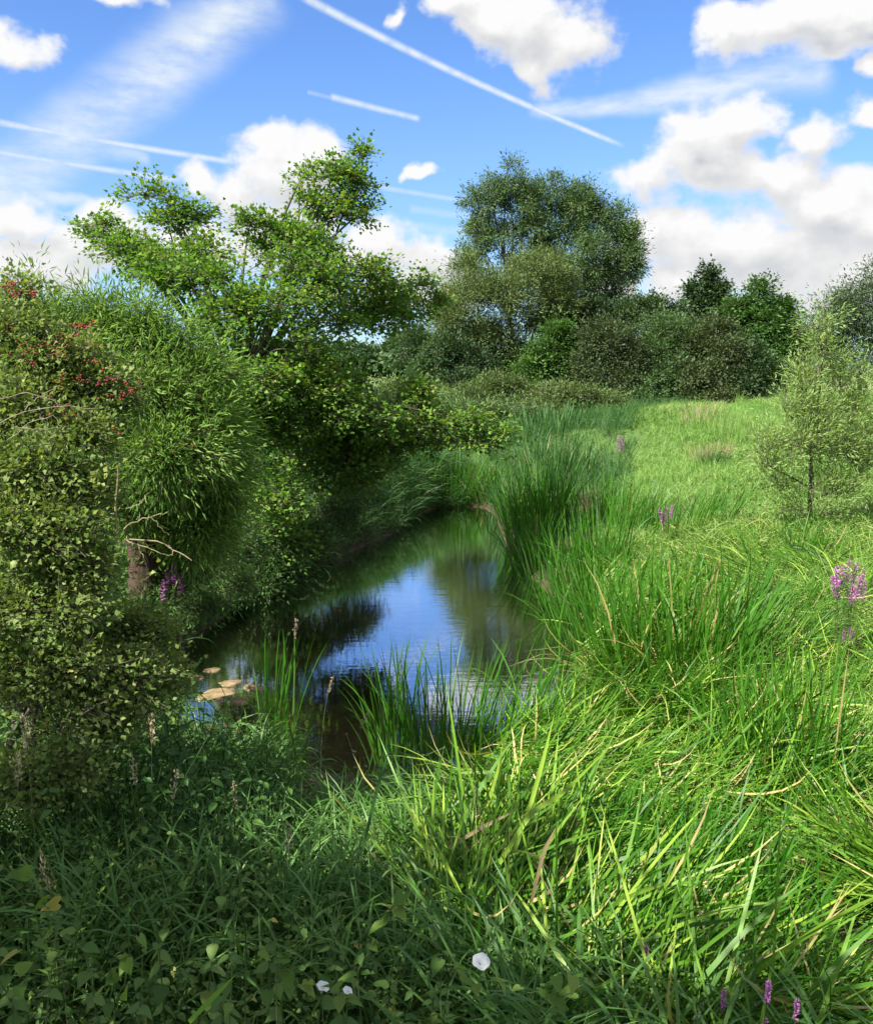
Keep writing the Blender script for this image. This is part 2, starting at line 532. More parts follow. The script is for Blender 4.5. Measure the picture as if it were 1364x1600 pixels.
def water_material():
    m, nt, out = mat_new('stream_water')
    geo = nt.nodes.new('ShaderNodeNewGeometry')
    pos = X(geo.outputs['Position'])
    r1 = X.noise(X.v('MULTIPLY', pos, (1.0, 2.6, 1)), 3.2, 3, .5)
    r2 = X.noise(X.v('MULTIPLY', pos, (1.0, 3.0, 1)), 14.0, 2, .5)
    patch = X.step(X.noise(pos, .5, 2, .5), .42, .62, .25, 1.0)
    bm = nt.nodes.new('ShaderNodeBump')
    bm.inputs['Strength'].default_value = .07
    bm.inputs['Distance'].default_value = .02
    X.put(bm.inputs['Height'], r1 * 1.0 + r2 * patch * .30)
    gl = nt.nodes.new('ShaderNodeBsdfGlossy')
    gl.inputs['Roughness'].default_value = .015
    gl.inputs['Color'].default_value = (.97, .98, 1, 1)
    nt.links.new(bm.outputs[0], gl.inputs['Normal'])
    tr = nt.nodes.new('ShaderNodeBsdfTransparent')
    tr.inputs['Color'].default_value = (.72, .62, .44, 1)
    df = nt.nodes.new('ShaderNodeBsdfDiffuse')
    df.inputs['Color'].default_value = (.024, .021, .012, 1)
    m1 = nt.nodes.new('ShaderNodeMixShader')
    m1.inputs[0].default_value = .28
    nt.links.new(tr.outputs[0], m1.inputs[1])
    nt.links.new(df.outputs[0], m1.inputs[2])
    fr = nt.nodes.new('ShaderNodeFresnel')
    fr.inputs['IOR'].default_value = 2.2
    nt.links.new(bm.outputs[0], fr.inputs['Normal'])
    m2 = nt.nodes.new('ShaderNodeMixShader')
    X.put(m2.inputs[0], X.m('MINIMUM', X(fr.outputs[0]) * 2.4, .96))
    nt.links.new(m1.outputs[0], m2.inputs[1])
    nt.links.new(gl.outputs[0], m2.inputs[2])
    nt.links.new(m2.outputs[0], out.inputs[0])
    return m


# ------------------------------------------------------------------ terrain and water
CHAN = np.array([(-.35, 7.35), (-1.0, 7.5), (-1.7, 7.95), (-2.35, 8.5), (-3.0, 9.3), (-3.4, 11.2), (-3.05, 13), (-3.0, 14.8), (-2.4, 16.2), (-1.9, 17.4), (-.9, 20.2),
                 (-.55, 22.5), (-.1, 23.6), (.6, 24.0), (1.2, 23.8), (1.4, 22.6), (1.4, 18.7), (1.65, 15.3), (1.95, 13.2), (1.9, 11.6), (1.6, 10.4), (1.7, 9), (1.5, 8.3), (1.95, 7.7), (1.85, 7.3), (1.45, 7.4), (1.0, 7.95), (.4, 7.7)])
CTRL = np.array([(-2.3, 5.5, .95), (-3.6, 9, .95), (-4.4, 12, .9), (-4.4, 16, .9), (-3, 22, 1.0), (-1.5, 28, 1.05), (-8, 10, 1.5), (-10, 20, 1.5), (-20, 30, 1.5), (-12, 0, 1.7),
                 (0, 2.4, 1.05), (0, 1, 1.35), (0, -3, 1.9), (-3, 2, 1.25), (2, 2.2, .85), (1.5, 4.5, .48), (3, 4.5, .5), (0, 5.2, .62), (-1.5, 6.5, .36), (-.7, 6.7, .16), (.3, 6.8, .14), (1.4, 6.5, .2), (-1.9, 7.2, .3), (-2.5, 7.9, .35), (-1, 4, .9),
                 (3, 9, .28), (3.2, 13, .36), (3.2, 18, .42), (3.5, 24, .7), (5, 12, .72), (6.1, 15.3, .95), (7, 20, 1.42), (8.4, 29, 2.25), (12, 31, 2.3), (5.4, 27, 1.75), (6, 6, .62), (10, 10, 1.0), (12, 20, 1.65), (20, 30, 2.3),
                 (4, 2.5, .85), (3, 34, 1.5), (8, 40, 1.7), (0, 40, 1.5), (20, 45, 1.6), (-20, 50, 1.5), (0, 60, 1.5), (30, 60, 1.5), (8, 0, 1.2), (30, 10, 1.6), (-30, 10, 1.6), (0, -15, 2.0)], float)


def chan_dist(x, y):
    """signed distance to the channel outline, negative inside"""
    P = np.stack([x, y], -1)
    d = np.full(x.shape, 1e9)
    ins = np.zeros(x.shape, bool)
    n = len(CHAN)
    for i in range(n):
        a, b = CHAN[i], CHAN[(i + 1) % n]
        ab = b - a
        t = np.clip(((P - a) @ ab) / (ab @ ab), 0, 1)
        d = np.minimum(d, np.linalg.norm(P - (a + t[..., None] * ab), axis=-1))
        c = (a[1] > y) != (b[1] > y)
        with np.errstate(divide='ignore', invalid='ignore'):
            xi = (b[0] - a[0]) * (y - a[1]) / (b[1] - a[1] if b[1] != a[1] else 1e-9) + a[0]
        ins ^= c & (x < xi)
    return np.where(ins, -d, d)


_gr = np.random.default_rng(3)
_WK = [(_gr.uniform(.25, 1.6), _gr.uniform(0, 6.28), _gr.uniform(0, 6.28)) for _ in range(9)]


def wob(x, y):
    s = 0
    for k, th, ph in _WK: s = s + np.sin(k * (x * math.cos(th) + y * math.sin(th)) + ph) / (1 + k)
    return s / 4


def ground_z(x, y):
    x, y = np.asarray(x, float), np.asarray(y, float)
    shp = x.shape
    x, y = x.ravel(), y.ravel()
    d2 = (x[:, None] - CTRL[None, :, 0]) ** 2 + (y[:, None] - CTRL[None, :, 1]) ** 2
    w = 1 / (d2 + .35) ** 1.8
    z = (w * CTRL[None, :, 2]).sum(1) / w.sum(1)
    far = np.clip((np.hypot(x, y) - 50) / 30, 0, 1)
    z = z * (1 - far) + 1.5 * far
    z = z + wob(x, y) * .16 * np.clip(z, 0, 1)
    d = chan_dist(x, y)
    steep = np.where(x < 0, 1.7, .40)
    bank = np.where(d > 0, np.minimum(.02 + d * steep, 1e9), np.maximum(-.02 + d * np.where((x < .2) & (y < 11.5), .14, .45), -.55))
    bank = bank + np.where((d < .1) & (x < .2) & (y < 11.5), .05 * wob(x * 6, y * 9) + .05 * wob(x * 2.3 + 4, y * 3.1), 0) * np.clip((.9 + d) / .5, 0, 1)
    bank = bank + np.where(d < .3, .115 * np.exp(-((x + 2.25) / .6) ** 2 - ((y - 8.7) / .6) ** 2), 0)
    z = np.where(d > 0, np.minimum(np.maximum(z, .06), bank), bank)
    return z.reshape(shp)


def gz(x, y): return float(ground_z(np.array([x]), np.array([y]))[0])


def build_ground():
    ax = lambda lo, hi, fine0, fine1, step, g: np.unique(np.concatenate([np.arange(fine0, fine1, step), fine1 + np.cumsum(step * g ** np.arange(1, 60)), fine0 - np.cumsum(step * g ** np.arange(1, 60))]).clip(lo, hi))
    xs = ax(-900, 900, -7, 14, .16, 1.16)
    ys = ax(-60, 1800, -2, 36, .16, 1.16)
    gx, gy = np.meshgrid(xs, ys)
    z = np.concatenate([ground_z(gx[i:i + 40], gy[i:i + 40]) for i in range(0, len(gx), 40)])
    v = np.stack([gx, gy, z], -1).reshape(-1, 3)
    nx, ny = len(xs), len(ys)
    i = (np.arange(ny - 1)[:, None] * nx + np.arange(nx - 1)[None]).ravel()
    G = Geo()
    G.add(v, np.stack([i, i + 1, i + nx + 1, i + nx], 1), .5)
    tag(G.build('ground', ground_material(), smooth=True), kind='structure')
    W = Geo()
    wx = np.linspace(-5, 4.5, 24)
    wy = np.linspace(1.5, 32, 60)
    a, b = np.meshgrid(wx, wy)
    i = (np.arange(59)[:, None] * 24 + np.arange(23)[None]).ravel()
    W.add(np.stack([a, b, a * 0], -1), np.stack([i, i + 1, i + 25, i + 24], 1), .5)
    tag(W.build('water', water_material(), smooth=True), kind='structure')


build_ground()


# ------------------------------------------------------------------ trees and bushes
def sph(n, rng):
    v = rng.normal(size=(n, 3))
    return nrm(v)


def woody(name, label, cat, base, blobs, mat, leaf, ncl, nlv, seed, bark='bark', trunk_r=.1, stems=1, fork=.35, spray=.3, flat=.5, kind='diamond', up=.6, droop=0., grow=(0, 0, .35), twig_r=.006,
          wood='trunk', tone0=.45, gap=0.0, group=None, outward=.5, lean=None, stem_spread=.15, limb_parts=True, tone_of=None, fan=.75, tsd=.10, nsd=.42):
    """A tree or bush. blobs: (px, py, rx_px, ry_px, Y[, weight]) as seen from the photo, turned into ellipsoids in space; leaf: (length, width) in metres."""
    rng = np.random.default_rng(seed)
    base = np.asarray(base, float)
    C, Rr, W = [], [], []
    for b in blobs:
        if b[0] == 'w':      # given in space
            C.append(np.array(b[1:4], float)); Rr.append(np.array(b[4:7], float)); W.append(b[4] * b[6])
            continue
        px, py, rx, ry, Y = b[:5]
        s = Y / FPX
        c = at(px, py, Y)
        r = np.array([rx * s, (rx * s + ry * s) * .5, ry * s])
        C.append(c); Rr.append(r); W.append((b[5] if len(b) > 5 else 1.0) * (r[0] * r[2]))
    C, Rr, W = np.array(C), np.array(Rr), np.array(W)
    Rr = np.maximum(Rr - .55 * spray, .28 * Rr)
    root = empty(name, base, label, cat, group)
    top = base + (C.mean(0) - base) * fork
    if lean is not None: top = np.asarray(lean, float)
    # stems, limbs to the middle of each clump
    tg = Geo()
    nodes = []
    stem_tops, stem_obs = [], []
    for k in range(stems):
        a = rng.uniform(0, 6.28)
        off = np.array([math.cos(a), math.sin(a), 0]) * trunk_r * (0 if stems == 1 else 1.5)
        tp = top + (np.array([math.cos(a), math.sin(a) * .6, 0]) * stem_spread * np.linalg.norm(top - base) if stems > 1 else 0)
        mid = (base + tp) / 2 + rng.normal(size=3) * .06 * np.linalg.norm(top - base) * np.array([1, 1, .3])
        P = bez(base + off - np.array([0, 0, .12]), mid, tp, 7)
        rr = np.linspace(1, .62, 7) * trunk_r / (1 if stems == 1 else stems ** .5)
        rr[0] *= 1.3
        g = Geo()
        tubes(g, P, rr, 8)
        if stems == 1 or not limb_parts:
            tg.v += g.v; tg.f += [f + tg.n for f in g.f]; tg.t += g.t; tg.n += g.n
        else: stem_obs.append(g.build('stem', M[bark], root, base))
        nodes += list(P[2:])
        stem_tops.append(P)
    lg = []
    for c, r in zip(C, Rr):
        ds = [np.linalg.norm(p[-1] - c) + rng.uniform(0, .4) for p in stem_tops]
        own = int(np.argmin(ds))
        P0 = stem_tops[own]
        st = P0[-1] if c[2] > P0[-1][2] - .3 else P0[rng.integers(2, 6)]
        mid = st * .45 + c * .55 + np.array([0, 0, .12]) * np.linalg.norm(c - st) + rng.normal(size=3) * .08 * np.linalg.norm(c - st)
        P = bez(st, mid, c, 8)
        L = np.linalg.norm(c - st)
        rad = np.linspace(min(trunk_r * .45, .010 + L * (.012 if c[2] > st[2] + .2 else .004)), .003 + twig_r, 8)
        if 1.2 < math.hypot(*(c - st)[:2]) and c[2] - st[2] < .75 * math.hypot(*(c - st)[:2]) and L < 6: rad = np.linspace(.014, .004, 8)
        lg.append((P, rad, own))
        nodes += list(P[2:])
    if tg.v: stem_obs = [tg.build(wood, M[bark], root, base)] * stems
    if limb_parts:
        for P, rad, own in lg:
            g = Geo()
            tubes(g, P, rad, 6)
            g.build('limb', M[bark], stem_obs[own], base)
    # leaf clusters
    n_of = np.maximum(1, np.round(W / W.sum() * ncl)).astype(int)
    cl, cb = [], []
    for i, n in enumerate(n_of):
        u = sph(n, rng) * (rng.uniform(.08, 1, (n, 1)) ** .48) * (1 + rng.exponential(.11, (n, 1)))
        p = C[i] + u * Rr[i] * 1.02
        cl.append(p); cb.append(np.full(n, i))
    cl, cb = np.concatenate(cl), np.concatenate(cb)
    if gap > 0:
        q = np.sin(cl[:, 0] * 3.1 + 1.3 * np.sin(cl[:, 2] * 2.7)) + np.sin(cl[:, 2] * 4.3 + cl[:, 1] * 2.1 + seed)
        keep = q > -2 + 2 * gap + rng.normal(size=len(cl)) * .3
        cl, cb = cl[keep], cb[keep]
    # twigs: from the nearest older node
    ND = np.array(nodes)
    order = np.argsort(np.linalg.norm(cl - top, axis=1))
    cl, cb = cl[order], cb[order]
    src = np.empty_like(cl)
    pool = ND
    step = max(1, len(cl) // 40)
    for i in range(0, len(cl), step):
        ch = cl[i:i + step]
        dd = ((ch[:, None] - pool[None]) ** 2).sum(-1)
        src[i:i + step] = pool[dd.argmin(1)]
        pool = np.concatenate([pool, ch])
    mid = (src + cl) / 2 + rng.normal(size=cl.shape) * .05 * np.linalg.norm(cl - src, axis=1, keepdims=True) + np.array([0, 0, .04])
    t = np.linspace(0, 1, 4)[None, :, None]
    TP = (1 - t) ** 2 * src[:, None] + 2 * t * (1 - t) * mid[:, None] + t * t * cl[:, None]
    tw = Geo()
    tubes(tw, TP, np.linspace(twig_r * 1.5, twig_r * .7, 4)[None] * np.ones((len(cl), 1)), 3)
    # sprays of leaves along shoots
    per = max(1, nlv // max(1, len(cl)))
    ns = 4
    out = nrm((cl - C[cb]) / Rr[cb] * outward + nrm(cl - src) * .6 + np.array(grow) + rng.normal(size=cl.shape) * .25)
    G = Geo()
    K = len(cl)
    sd = nrm(out[:, None] * .9 + rng.normal(size=(K, ns, 3)) * np.array([fan, fan, fan * flat]) - np.array([0, 0, droop]))
    slen = spray * rng.uniform(.55, 1.25, (K, ns))
    ends = cl[:, None] + sd * slen[..., None]
    ST = np.stack([np.repeat(cl, ns, 0), (np.repeat(cl, ns, 0) + ends.reshape(-1, 3)) / 2 + rng.normal(size=(K * ns, 3)) * .02 * spray, ends.reshape(-1, 3)], 1)
    tubes(tw, ST, np.array([twig_r * .6, twig_r * .5, twig_r * .3])[None] * np.ones((K * ns, 1)), 3)
    tag(tw.build('twigs', M[bark], root, base), kind='stuff')
    m = max(1, per // ns)
    f = rng.uniform(.12, 1.06, (K, ns, m))
    pos = cl[:, None, None] + sd[:, :, None] * (slen[..., None] * f)[..., None]
    rad = rng.normal(size=pos.shape) * np.array([1, 1, .6 + .4 * flat]) * spray * .16
    pos = pos + rad
    ld = nrm(np.broadcast_to(sd[:, :, None], pos.shape) * .8 + nrm(rad) * .75 - np.array([0, 0, droop * .8]))
    ln_n = nrm(np.array([0, 0, up]) + np.broadcast_to(out[:, None, None], pos.shape) * .35 + rng.normal(size=pos.shape) * nsd)
    ctone = rng.normal(tone0, .13, K)
    if tone_of is not None: ctone = ctone + tone_of(cl)
    tone = np.clip(ctone[:, None, None] + rng.normal(size=f.shape) * tsd, 0, 1)
    sz = rng.uniform(.5, 1.25, f.size)
    leaves(G, pos.reshape(-1, 3), ld.reshape(-1, 3), ln_n.reshape(-1, 3), leaf[0] * sz, leaf[1] * sz, tone.ravel(), kind)
    G.build('crown', M[mat], root, base)
    return root, cl, C


# --- field maple over the pool
mY = 15.0
maple_blobs = [
    (225, 305, 40, 26, 15), (262, 312, 30, 22, 15), (305, 328, 34, 18, 15), (262, 348, 62, 20, 15), (165, 366, 48, 22, 15), (150, 352, 30, 16, 14.8), (205, 392, 60, 30, 14.7), (250, 420, 74, 34, 14.4), (318, 400, 40, 30, 14.6), (300, 440, 90, 36, 14),
    (566, 245, 16, 24, 15.2), (520, 276, 40, 20, 15.2), (480, 262, 24, 12, 15.2), (548, 292, 38, 26, 15.2), (576, 328, 26, 14, 15.2), (505, 322, 58, 20, 15.1), (468, 292, 18, 12, 15.1), (520, 340, 50, 16, 15),
    (390, 352, 40, 22, 14.6), (440, 372, 60, 30, 14.8), (480, 395, 70, 36, 14.6), (380, 430, 80, 44, 14), (480, 440, 84, 44, 14.2), (420, 480, 90, 36, 13.8), (560, 432, 64, 30, 15), (600, 452, 52, 22, 15.5),
    (655, 446, 34, 22, 16.6), (680, 470, 24, 16, 16.8), (625, 478, 60, 20, 16.6), (560, 484, 76, 24, 15.8), (590, 508, 56, 14, 16.2), (500, 506, 70, 20, 14.5), (640, 500, 34, 10, 16.6),
    (352, 500, 60, 44, 13.6), (430, 546, 66, 46, 13.4), (395, 600, 70, 56, 13.4), (470, 560, 56, 40, 14), (455, 630, 86, 56, 14), (415, 690, 76, 60, 13.8), (500, 670, 96, 46, 15), (535, 604, 62, 26, 14.6, 1.3), (590, 630, 74, 34, 15), (350, 640, 50, 60, 13.4), (600, 655, 90, 44, 14.9), (540, 645, 90, 50, 14.3), (570, 700, 80, 40, 15), (500, 610, 60, 40, 13.9),
    (490, 736, 84, 46, 15), (430, 770, 66, 50, 13.6), (400, 840, 56, 50, 13.4), (450, 850, 44, 40, 14), (560, 690, 80, 34, 15.4), (560, 740, 50, 30, 15.4), (635, 640, 50, 26, 15, 1.0), (655, 612, 24, 24, 14.8, 1.5), (690, 664, 50, 20, 14.8, .9), (730, 660, 32, 28, 14.6, 1.2), (738, 690, 50, 14, 14.6, 1.2), (784, 682, 14, 11, 14.6, 2.5), (640, 695, 60, 20, 15, .9)]
woody('field_maple', 'broad field maple leaning over the pool with layered sprays of bright lobed leaves', 'tree', (-3.9, 14.6, gz(-3.9, 14.6)), maple_blobs, 'maple', (.066, .060), 2900, 78000, 11,
      trunk_r=.17, stems=2, fork=.5, spray=.32, flat=.28, gap=.42, tsd=.14, kind='maple', up=.9, grow=(.1, 0, .2), lean=(-3.3, 14.6, 3.1), tone0=.56, outward=.7)

# --- osier scrub behind the hawthorn
osier_blobs = [(40, 530, 70, 40, 8.6), (110, 520, 80, 40, 9), (190, 528, 70, 40, 9), (255, 550, 64, 44, 9), (310, 596, 52, 50, 9), (100, 590, 110, 60, 8.6), (215, 625, 100, 70, 8.6), (310, 670, 60, 60, 8.8), (60, 480, 26, 16, 8.8), (150, 485, 22, 16, 9), (225, 495, 24, 18, 9),
               (250, 715, 100, 64, 8.4), (150, 710, 90, 56, 8.4), (335, 750, 46, 60, 9), (300, 820, 60, 60, 9), (345, 690, 24, 50, 9.2), (240, 800, 50, 50, 9.4), (200, 790, 40, 30, 8.7), (260, 860, 40, 40, 9.6), (350, 770, 20, 40, 9.3), (315, 850, 36, 30, 9.4)]
woody('osier_bush', 'tall osier thicket of narrow yellow-green leaves rising behind the hawthorn', 'bush', (-2.95, 9.0, gz(-2.95, 9.0)), osier_blobs, 'osier', (.095, .014), 1250, 66000, 12, gap=.36, bark='redbark',
      trunk_r=.19, fork=.45, spray=.40, flat=1.0, kind='lance', up=.4, grow=(.05, -.05, .40), droop=.22, fan=.95, tsd=.16, nsd=.7, lean=(-2.95, 9.1, 2.5), tone0=.58, outward=.22, twig_r=.004)

# --- scrub between osier, maple and water
woody('bank_scrub', 'leafy scrub hanging from the osier foot to the waterline', 'bush', (-2.9, 10.2, gz(-2.9, 10.2)), [(290, 890, 50, 46, 9.8), (335, 870, 50, 50, 10.8), (250, 930, 46, 40, 9.2), (375, 850, 40, 50, 11.6), (310, 950, 50, 30, 10.2), (360, 920, 40, 30, 11.4), (230, 960, 40, 30, 8.9)],
      'mid', (.055, .022), 420, 17000, 15, trunk_r=.03, stems=3, fork=.3, spray=.26, flat=.8, kind='lance', up=.6, twig_r=.004, tone0=.5, gap=.15, limb_parts=False)
woody('bank_scrub', 'dark scrub at the water edge beneath the maple', 'bush', (-3.3, 14.2, gz(-3.3, 14.2)), [(425, 880, 50, 40, 13.6), (400, 915, 40, 24, 13.2), (470, 840, 50, 44, 14.6), (520, 800, 50, 40, 16.2), (560, 770, 40, 30, 17.6), (450, 900, 40, 20, 14)],
      'mid', (.07, .032), 420, 16000, 16, trunk_r=.03, stems=3, fork=.3, spray=.32, flat=.8, kind='lance', up=.6, twig_r=.004, tone0=.35, gap=.15, limb_parts=False)

# --- hawthorn in the near left corner, with berries
haw_blobs = [(25, 462, 34, 24, 6.2), (20, 520, 50, 40, 6), (80, 560, 70, 50, 6), (120, 510, 26, 18, 6.1), (150, 600, 60, 40, 6), (195, 628, 26, 20, 6.1), (40, 640, 80, 56, 5.8), (120, 690, 70, 50, 5.7), (40, 740, 100, 50, 5.4), (120, 775, 60, 44, 5.5),
             (50, 830, 110, 60, 5.2), (120, 890, 70, 50, 5.3), (60, 950, 120, 50, 5.1), (180, 985, 76, 34, 5.5), (235, 1000, 40, 24, 5.6), (60, 1040, 130, 56, 5), (170, 1060, 100, 50, 5.2), (40, 1130, 120, 70, 4.8), (150, 1130, 90, 50, 5.1), (60, 1210, 110, 50, 4.7), (230, 1060, 60, 40, 5.5), (-60, 800, 90, 200, 5.6, .6)]
hw, hcl, hC = woody('hawthorn_bush', 'near hawthorn bush with small pale leaves and red berries at its top', 'bush', (-2.75, 5.6, gz(-2.75, 5.6)), haw_blobs, 'haw', (.034, .028), 1500, 58000, 13, gap=.26, trunk_r=.09, stems=3, fork=.4,
                    spray=.20, flat=.7, kind='maple', up=.5, grow=(.12, -.1, .25), tone0=.46, outward=.8, twig_r=.004, stem_spread=.3)
G = Geo()
bsrc = [(22, 452, 26, 14, 6.0, 60), (45, 462, 18, 8, 6, 20), (128, 510, 24, 12, 5.95, 34), (90, 555, 60, 22, 5.85, 50), (150, 600, 50, 26, 5.85, 60), (192, 612, 20, 18, 5.95, 36), (60, 520, 60, 24, 5.9, 30), (110, 640, 60, 16, 5.8, 18), (185, 676, 14, 8, 5.9, 8), (272, 702, 14, 6, 6.3, 8)]
ico = np.array([[0, 0, 1], [.9, 0, .45], [.28, .85, .45], [-.72, .53, .45], [-.72, -.53, .45], [.28, -.85, .45], [.72, .53, -.45], [-.28, .85, -.45], [-.9, 0, -.45], [-.28, -.85, -.45], [.72, -.53, -.45], [0, 0, -1]])
icf = np.array([[0, 1, 2], [0, 2, 3], [0, 3, 4], [0, 4, 5], [0, 5, 1], [1, 6, 2], [2, 7, 3], [3, 8, 4], [4, 9, 5], [5, 10, 1], [2, 6, 7], [3, 7, 8], [4, 8, 9], [5, 9, 10], [1, 10, 6], [11, 7, 6], [11, 8, 7], [11, 9, 8], [11, 10, 9], [11, 6, 10]])
for px, py, rx, ry, Y, n in bsrc:
    k = max(3, n // 5)
    cc = RNG.normal(size=(k, 2)) * .62
    for i in range(n):
        c = cc[i % k] + RNG.normal(size=2) * .16
        p = at(px + c[0] * rx, py + c[1] * ry, Y - RNG.uniform(.15, .4))
        G.add(p + ico * RNG.uniform(.0045, .0075), icf, .5)
tag(G.build('berries', M['berry'], hw, hw.location, smooth=True), kind='stuff')

# --- the big willow and its neighbours on the far bank
woody('white_willow', 'tall grey-green willow with an open crown standing against the sky', 'tree', (4.6, 45.5, gz(4.6, 45.5)),
      [(790, 288, 34, 26, 45), (765, 320, 40, 30, 45), (815, 322, 36, 30, 45), (858, 305, 40, 32, 46), (905, 312, 40, 30, 46), (742, 372, 26, 34, 45), (782, 372, 30, 30, 45), (735, 410, 22, 26, 45, .7), (872, 356, 44, 34, 46), (925, 345, 40, 34, 46),
       (960, 345, 28, 28, 46), (972, 395, 36, 34, 46), (920, 400, 40, 34, 45), (946, 440, 44, 30, 46), (985, 375, 20, 26, 46), (890, 445, 50, 30, 45), (955, 476, 34, 20, 46), (900, 480, 40, 24, 45), (848, 395, 24, 26, 46), (812, 415, 24, 20, 45, .6), (798, 262, 12, 12, 45), (736, 310, 12, 16, 45), (830, 360, 34, 30, 45, .8), (860, 420, 44, 34, 45), (930, 500, 44, 24, 45), (985, 420, 24, 30, 46), (800, 425, 30, 24, 45, .6)],
      'willow', (.18, .050), 1250, 88000, 21, trunk_r=.36, stems=5, fork=.55, spray=.62, flat=.9, kind='lance', up=.3, grow=(0, 0, .5), droop=.12, twig_r=.006, tone0=.5, outward=.8, stem_spread=.6, gap=.30, fan=.55, tsd=.07, nsd=.3)
woody('goat_willow', 'olive many-stemmed willow bush in front of the tall willow', 'tree', (3.2, 42.5, gz(3.2, 42.5)),
      [(740, 455, 50, 36, 42.5), (715, 500, 40, 36, 42), (790, 470, 50, 50, 42.5), (845, 430, 56, 36, 43), (860, 470, 46, 40, 43), (760, 535, 60, 34, 43.5), (800, 560, 60, 26, 43.5), (740, 530, 50, 30, 42.6, .9), (690, 490, 24, 34, 42.5), (835, 515, 34, 26, 43), (700, 545, 34, 26, 42), (730, 420, 26, 20, 43)],
      'olive', (.16, .044), 900, 64000, 22, bark='bark', trunk_r=.30, stems=7, fork=.42, spray=.75, flat=1., kind='lance', up=.3, fan=.4, tsd=.06, nsd=.3, grow=(0, 0, .7), twig_r=.005, tone0=.5, outward=.6, stem_spread=.5)
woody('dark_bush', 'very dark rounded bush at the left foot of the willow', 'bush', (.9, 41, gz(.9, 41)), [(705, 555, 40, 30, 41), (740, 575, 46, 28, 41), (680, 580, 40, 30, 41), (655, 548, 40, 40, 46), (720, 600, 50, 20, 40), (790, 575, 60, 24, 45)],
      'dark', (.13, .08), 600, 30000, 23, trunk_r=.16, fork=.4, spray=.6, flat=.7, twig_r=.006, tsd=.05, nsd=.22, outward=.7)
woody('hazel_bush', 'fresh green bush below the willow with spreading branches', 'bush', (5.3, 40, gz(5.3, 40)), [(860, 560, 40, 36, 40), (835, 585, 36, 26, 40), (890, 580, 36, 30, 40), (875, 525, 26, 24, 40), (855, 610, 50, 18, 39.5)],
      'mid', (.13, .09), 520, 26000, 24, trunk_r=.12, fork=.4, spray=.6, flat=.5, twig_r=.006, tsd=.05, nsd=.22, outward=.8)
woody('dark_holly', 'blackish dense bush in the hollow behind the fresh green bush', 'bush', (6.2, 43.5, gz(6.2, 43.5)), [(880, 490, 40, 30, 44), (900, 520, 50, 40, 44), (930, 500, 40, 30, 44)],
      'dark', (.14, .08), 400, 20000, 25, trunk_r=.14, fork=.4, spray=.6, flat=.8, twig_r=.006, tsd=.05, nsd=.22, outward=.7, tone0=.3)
woody('blackthorn_bush', 'rounded brown-tinged bush with bare twig tips right of the fresh green bush', 'bush', (7.4, 39, gz(7.4, 39)), [(950, 545, 46, 36, 39), (925, 575, 30, 36, 39), (985, 565, 40, 40, 39), (950, 600, 60, 30, 38.5), (935, 520, 26, 16, 39)],
      'brown', (.12, .07), 560, 30000, 26, trunk_r=.14, fork=.4, spray=.7, flat=1, twig_r=.006, tsd=.05, nsd=.22, outward=.9, tone0=.42)
woody('hawthorn_hedge', 'grey-green scrub with a paler top, left part of the hedge below the small dark tree', 'hedge', (9.0, 39, gz(9.0, 39)), [(1030, 505, 30, 16, 41), (1052, 530, 44, 34, 40), (1020, 560, 36, 30, 39.5), (1015, 605, 50, 34, 38.5), (1055, 585, 40, 36, 39), (1002, 628, 40, 16, 37.5)],
      'willow', (.13, .07), 620, 34000, 27, trunk_r=.12, stems=3, fork=.35, spray=.55, flat=.8, twig_r=.005, outward=.8, tone0=.18, stem_spread=.9, gap=.12, tsd=.05, nsd=.22)
woody('bramble_hedge', 'rusty olive thicket in the middle of the hedge, under the small dark tree', 'hedge', (10.9, 38.6, gz(10.9, 38.6)), [(1108, 520, 40, 26, 40), (1085, 545, 40, 34, 39.5), (1125, 560, 44, 36, 39), (1090, 595, 60, 34, 38.5), (1120, 625, 60, 18, 37.8), (1140, 530, 26, 20, 40)],
      'brown', (.13, .07), 640, 36000, 33, trunk_r=.12, stems=3, fork=.35, spray=.6, flat=.7, twig_r=.005, outward=.8, tone0=.42, stem_spread=.9, gap=.12, tsd=.06, nsd=.22)
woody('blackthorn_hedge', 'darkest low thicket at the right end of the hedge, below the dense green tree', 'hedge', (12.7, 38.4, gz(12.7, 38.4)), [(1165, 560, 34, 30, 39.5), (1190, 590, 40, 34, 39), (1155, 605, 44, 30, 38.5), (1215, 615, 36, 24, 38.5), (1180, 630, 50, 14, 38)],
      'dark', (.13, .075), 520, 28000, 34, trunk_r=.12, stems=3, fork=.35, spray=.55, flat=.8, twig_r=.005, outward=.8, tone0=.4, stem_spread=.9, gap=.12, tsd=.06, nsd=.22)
woody('poplar_tree', 'small dark tree with a ragged top poking above the olive-brown hedge', 'tree', (12.9, 46, gz(12.9, 46)), [(1107, 432, 14, 16, 46), (1085, 458, 20, 12, 46), (1122, 456, 22, 14, 46), (1100, 476, 34, 14, 46), (1130, 480, 20, 12, 46), (1105, 498, 40, 16, 46)],
      'dark', (.17, .11), 230, 9500, 28, trunk_r=.16, fork=.62, spray=.55, flat=.6, twig_r=.006, tsd=.05, nsd=.22, outward=1., tone0=.55)
woody('sycamore_tree', 'dense dark green tree at the right end of the hedge', 'tree', (14.4, 43, gz(14.4, 43)), [(1188, 456, 18, 20, 43), (1160, 482, 26, 20, 43), (1218, 488, 26, 22, 43), (1175, 500, 44, 20, 43), (1190, 520, 56, 36, 43), (1205, 560, 50, 40, 42.5), (1180, 590, 50, 30, 42), (1232, 540, 24, 40, 43)],
      'mid', (.15, .10), 700, 36000, 29, trunk_r=.22, fork=.4, spray=.7, flat=.5, twig_r=.006, tsd=.05, nsd=.22, outward=.9, tone0=.22)
